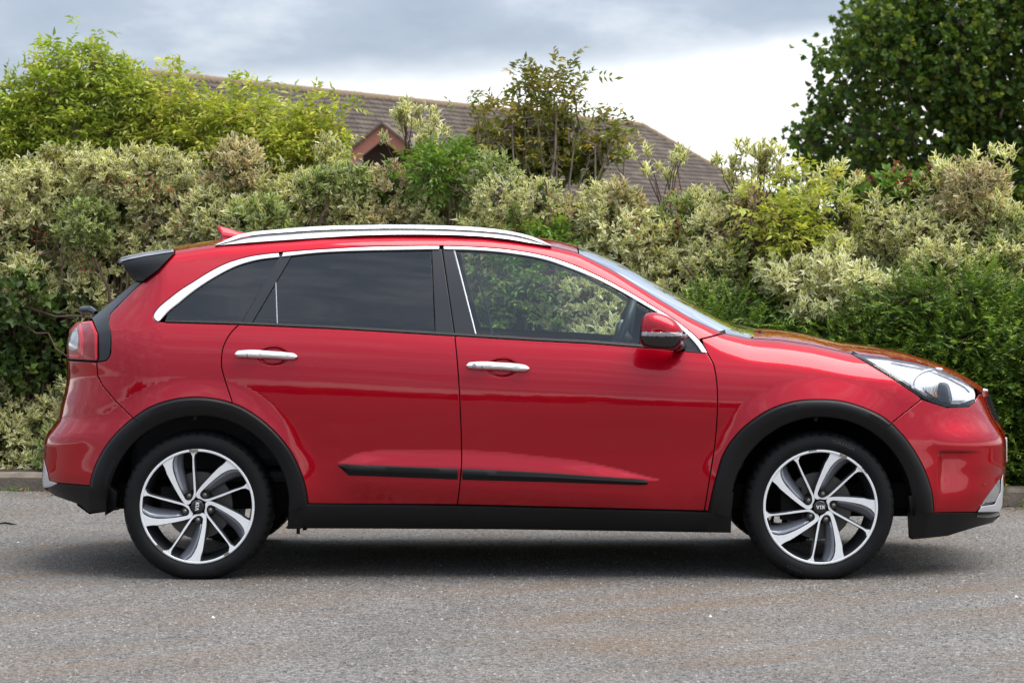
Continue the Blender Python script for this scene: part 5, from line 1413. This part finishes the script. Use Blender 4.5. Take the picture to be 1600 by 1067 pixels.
# guelder rose with red clusters against the sky, right
pl = Plant('guelder_rose_bush', 'red berried bush showing between the dogwoods below the maple', 1430, dy=1.0)
for (x_, y_) in [(1400, 300), (1440, 305), (1470, 300), (1375, 312), (1340, 318), (1430, 330)]:
    c = place(x_, y_, .3, .3); pl.lobe(c, .15, 60, 'leaf', L_bright, size=.9); pl.lobe(c+np.array([0, 0, .06]), .12, 14, 'leaf', L_red, size=.7)
for (x_, y_) in [(1395, 286), (1412, 276), (1446, 270), (1470, 292), (1365, 306), (1343, 275)]: berries(pl, x_, y_, 12, .15, .03)
pl.finish(M_twig)

# tall elders top left
def elder(label, root, lobes, mat, dens, dy=.9, size=1.0, young=None, shoots=()):
    pl = Plant('elder_shrub', label, root, dy=dy, group='elders standing above the hedge')
    for (x_, y_, rp) in lobes:
        c = place(x_, y_, .30, .35 + random.uniform(-.05, .1)); r = rp/232
        pl.lobe(c, (r, r*.8, r), int(dens*r*r), 'pin', mat, size=size, front=.5)
        ci = c + np.array([0, .25, -.05]); p, d = shell(ci, np.array([r, r*.6, r]), int(140*r*2), .9, .35); pl.add(L_elder if mat is not L_olive else L_olive, rosettes(p, unit(d), 4, .09, .05, 1.3))
    for (x_, y_) in shoots:
        c = place(x_, y_+14, .3, .35); b_ = place(x_+random.uniform(-12, 12), y_+80, .3, .4); pl.stem(b_, c, .008, .003, .03, 5, 5)
        p = c + rng.normal(0, 1, (9, 3))*np.array([.06, .05, .07]); pl.add(mat, pinnate(p, unit(rng.normal(0, .5, p.shape)+np.array([0, 0, .8])), 3, .07*size, .024*size, .14*size))
    pl.finish(M_twiggrey)
elder('tall green elder at the top left corner reaching above the tiled roof', 60, [(20, 200, 42), (70, 215, 40), (30, 165, 34), (80, 150, 36), (95, 120, 30), (145, 115, 32), (130, 165, 40), (180, 160, 36), (190, 125, 24), (205, 150, 28), (215, 185, 30), (60, 190, 40), (-40, 180, 50), (120, 210, 40), (170, 215, 40), (-30, 230, 50), (20, 240, 40), (90, 250, 36)],
      L_elder, 3100, size=.88, shoots=[(82, 74), (98, 78), (128, 78), (150, 76), (160, 88), (188, 98), (200, 96), (66, 100), (52, 112), (35, 140), (10, 120), (75, 88), (140, 84)])
elder('golden yellow elder at the upper left in front of the long tiled roof', 360, [(230, 175, 30), (270, 165, 28), (310, 178, 28), (260, 200, 34), (310, 212, 34), (355, 186, 28), (400, 196, 30), (440, 202, 30), (480, 208, 32), (512, 212, 24), (360, 215, 38), (410, 228, 36), (460, 235, 38), (505, 235, 30), (230, 215, 36), (280, 235, 34), (345, 250, 30), (400, 255, 26)],
      L_gold, 3600, size=.85, shoots=[(268, 100), (262, 125), (300, 118), (370, 128), (384, 140), (430, 152), (490, 160), (520, 165), (530, 172), (340, 140), (410, 150), (240, 128)])
elder('small elder with yellowing leaves mixed into the dogwoods at the left', 160, [(110, 262, 30), (160, 265, 32), (200, 280, 28), (140, 300, 26), (60, 275, 22), (240, 265, 26), (15, 262, 26), (300, 268, 24), (470, 268, 26), (430, 275, 20), (230, 300, 20), (20, 300, 20)], L_gold, 1700, dy=.7, size=.8)
elder('sparse bronze leaved bush standing up against the tiled roof and the sky', 850, [(760, 205, 22), (800, 200, 26), (780, 225, 24), (840, 190, 24), (870, 215, 26), (900, 205, 22), (840, 225, 26), (930, 230, 20), (960, 215, 12), (745, 225, 16), (820, 170, 16), (870, 160, 16), (770, 252, 20), (820, 256, 22), (870, 256, 22), (920, 254, 20)],
      L_olive, 800, size=.85, shoots=[(812, 112), (822, 122), (855, 118), (875, 108), (898, 125), (840, 112), (860, 135), (900, 150), (745, 160), (758, 165), (800, 160), (930, 178), (945, 180), (880, 120), (820, 140), (965, 205), (972, 212), (885, 145), (850, 150)])

# ------------------------------------------------------------------ maple at the right
mp = Plant('maple_tree', 'dark green maple tree filling the upper right corner', 1560, y=24.0, cat='tree')
TY = 24.0
def tp(px_, py_, y=TY): return np.array(unproj(px_, py_, y))
trunk_base = np.array([tp(1555, 500)[0], TY, 0.0]); mp.base = trunk_base; mp.t.location = tuple(trunk_base)
tk = MB(); b0 = Vector(trunk_base)
tk.tube([(0, 0, -.1), (.02, 0, .5), (-.04, .05, 1.6), (.03, 0, 2.8), (0, .05, 4.2), (.05, 0, 5.6)], [.26, .19, .16, .13, .10, .06], 10)
mp.t['label'] = 'dark green maple tree filling the upper right corner'
tk.build('trunk', M_bark, mp.t, True)
tl_ = []; cent = np.array(tp(1590, 110)); 
lob = []
outline = [(1295,175),(1275,235),(1300,265),(1330,200),(1330,120),(1345,40),(1360,85),(1390,30),(1400,90),(1370,160),(1360,220),(1350,270),(1400,270),(1420,200),(1440,130),(1440,60),(1450,0),(1480,250),(1490,180),(1500,110),(1510,40),(1540,220),(1550,150),(1560,80),(1560,10),(1590,280),(1600,210),(1610,140),(1620,60),(1640,0),(1660,250),(1670,180),(1680,100),(1500,-40),(1580,-60),(1650,-60),(1430,-50),(1720,200),(1730,120),(1740,40),(1450,300),(1530,310),(1620,330)]
for (x_, y_) in outline:
    for dep in ((-.9, .9) if x_ > 1340 else (random.uniform(-.4, .4),)):
        lob.append((tp(x_+random.uniform(-8, 8), y_+random.uniform(-8, 8), TY+dep+random.uniform(-.3, .3)), random.uniform(.34, .46)))
for c, r in lob:
    mp.stem(trunk_base + np.array([0, 0, 1.8+1.6*random.random()]), c, .035, .012, .12, 5, 7)
    edge_ = 800 + c[0]/(CAM_D+TY)*F
    n_ = int(640*r*r*(1.9 if edge_ > 1400 else 1.15)); d = unit(rng.normal(0, 1, (n_, 3))); p = c + d*r*(.35+.75*rng.random((n_, 1)))
    ax = unit(d + np.array([0, 0, .2]) + rng.normal(0, .5, d.shape))
    mp.add(L_maple, rosettes(p, ax, 5, .072, .068, 1.15))
    for q in p[::max(1, n_//7)][:7]: mp.stem(c, q, .012, .004, .03, 4, 3)
# ragged outer sprays along the left outline
for (x_, y_) in [(1268,95),(1280,88),(1262,170),(1240,222),(1252,230),(1262,250),(1275,270),(1290,285),(1258,205),(1270,140),(1283,115),(1300,80),(1330,30),(1345,5),(1360,0),(1300,100),(1340,60),(1250,215),(1285,200)]:
    c = tp(x_+16, y_, TY+random.uniform(-.3, .3)); p = c + rng.normal(0, 1, (22, 3))*np.array([.13, .12, .13]); mp.add(L_maple, rosettes(p, unit(rng.normal(0, 1, p.shape)), 4, .085, .075, 1.2))
    mp.stem(tp(x_+90, y_+20), c, .014, .004, .06, 4, 5)
mp.mb.v and mp.mb.build('branches', M_bark, mp.t, True); mp.mb = MB()
v, f, a = merge(mp.leaves[L_maple]); o = obj('crown', fast_mesh('crown', v, f, L_maple, attr=a), mp.t); o['kind'] = 'stuff'

# ------------------------------------------------------------------ grass tuft, fallen bits
def tuft(px_, py_, n, h, lab):
    dist = F*(CAM_H-.0)/(py_-440); x0 = (px_-800)/F*dist; y0 = dist-CAM_D
    b_ = np.array([x0, y0, 0.0]) + rng.normal(0, 1, (n, 3))*np.array([.045, .02, 0]); d = unit(rng.normal(0, .45, (n, 3))+np.array([0, -.1, 1.0]))
    v, f, a = leaf_cloud(b_, d, unit(rng.normal(0, 1, (n, 3))), h*(.5+.7*rng.random(n)), .006, droop=.35)
    o = obj('grass', fast_mesh('grass', v, f, L_bright, attr=a)); tag(o, lab, None, kind='stuff'); return o
tuft(48, 764, 420, .10, 'tuft of bright green grass growing at the foot of the kerb on the left')
tuft(78, 763, 60, .05, 'small grass tuft at the foot of the kerb beside the rear bumper')
tuft(20, 768, 40, .04, 'a few grass blades at the foot of the kerb at the left edge')
def twig(px_, py_, lab):
    dist = F*CAM_H/(py_-440); x0 = (px_-800)/F*dist; m_ = MB(); y0 = dist-CAM_D
    m_.tube([(x0-.05, y0, .008), (x0-.01, y0+.015, .014), (x0+.03, y0-.005, .009), (x0+.055, y0, .006)], [.004, .006, .005, .002], 5)
    m_.tube([(x0-.01, y0+.015, .014), (x0+.01, y0+.045, .012)], [.004, .002], 5); o = m_.build('twig', M_seal); tag(o, lab, 'twig')
twig(10, 821, 'dark broken twig lying on the asphalt at the left edge')
# dead leaves on the strip of asphalt by the kerb
n_ = 520; xx = rng.uniform(-3.5, 3.3, n_); yy = kerb_y(xx) - abs(rng.normal(0, .22, n_)) - .01
v, f, a = leaf_cloud(np.stack([xx, yy, np.full(n_, .006)], 1), unit(np.stack([rng.normal(0, 1, n_), rng.normal(0, 1, n_), np.full(n_, .05)], 1)), unit(rng.normal(0, .2, (n_, 3))+np.array([0, 0, 1])), .035, .018, droop=.0)
o = obj('leaf_litter', fast_mesh('leaf_litter', v, f, simple('dry_leaf', (.20, .13, .07), .9), attr=a)); tag(o, 'dry leaf litter along the foot of the kerb', None, kind='stuff')

# ------------------------------------------------------------------ trees across the car park, behind the camera (mirrored in the paint and glass)
n_ = 7000; xx = rng.uniform(-75, 75, n_); hh = 2.5 + .9*np.sin(xx*.11+1) + .5*np.sin(xx*.23) + .25*np.sin(xx*.7)
zz = .2 + (hh-.2)*rng.random(n_)**.8; yy = -58 + rng.normal(0, .8, n_)
v, f, a = leaf_cloud(np.stack([xx, yy, zz], 1), unit(rng.normal(0, 1, (n_, 3))), unit(rng.normal(0, 1, (n_, 3))), 1.3, .9)
o = obj('wood', fast_mesh('wood', v, f, L_dark, attr=a)); tag(o, 'low line of trees far across the car park, mirrored in the car', None, kind='stuff')
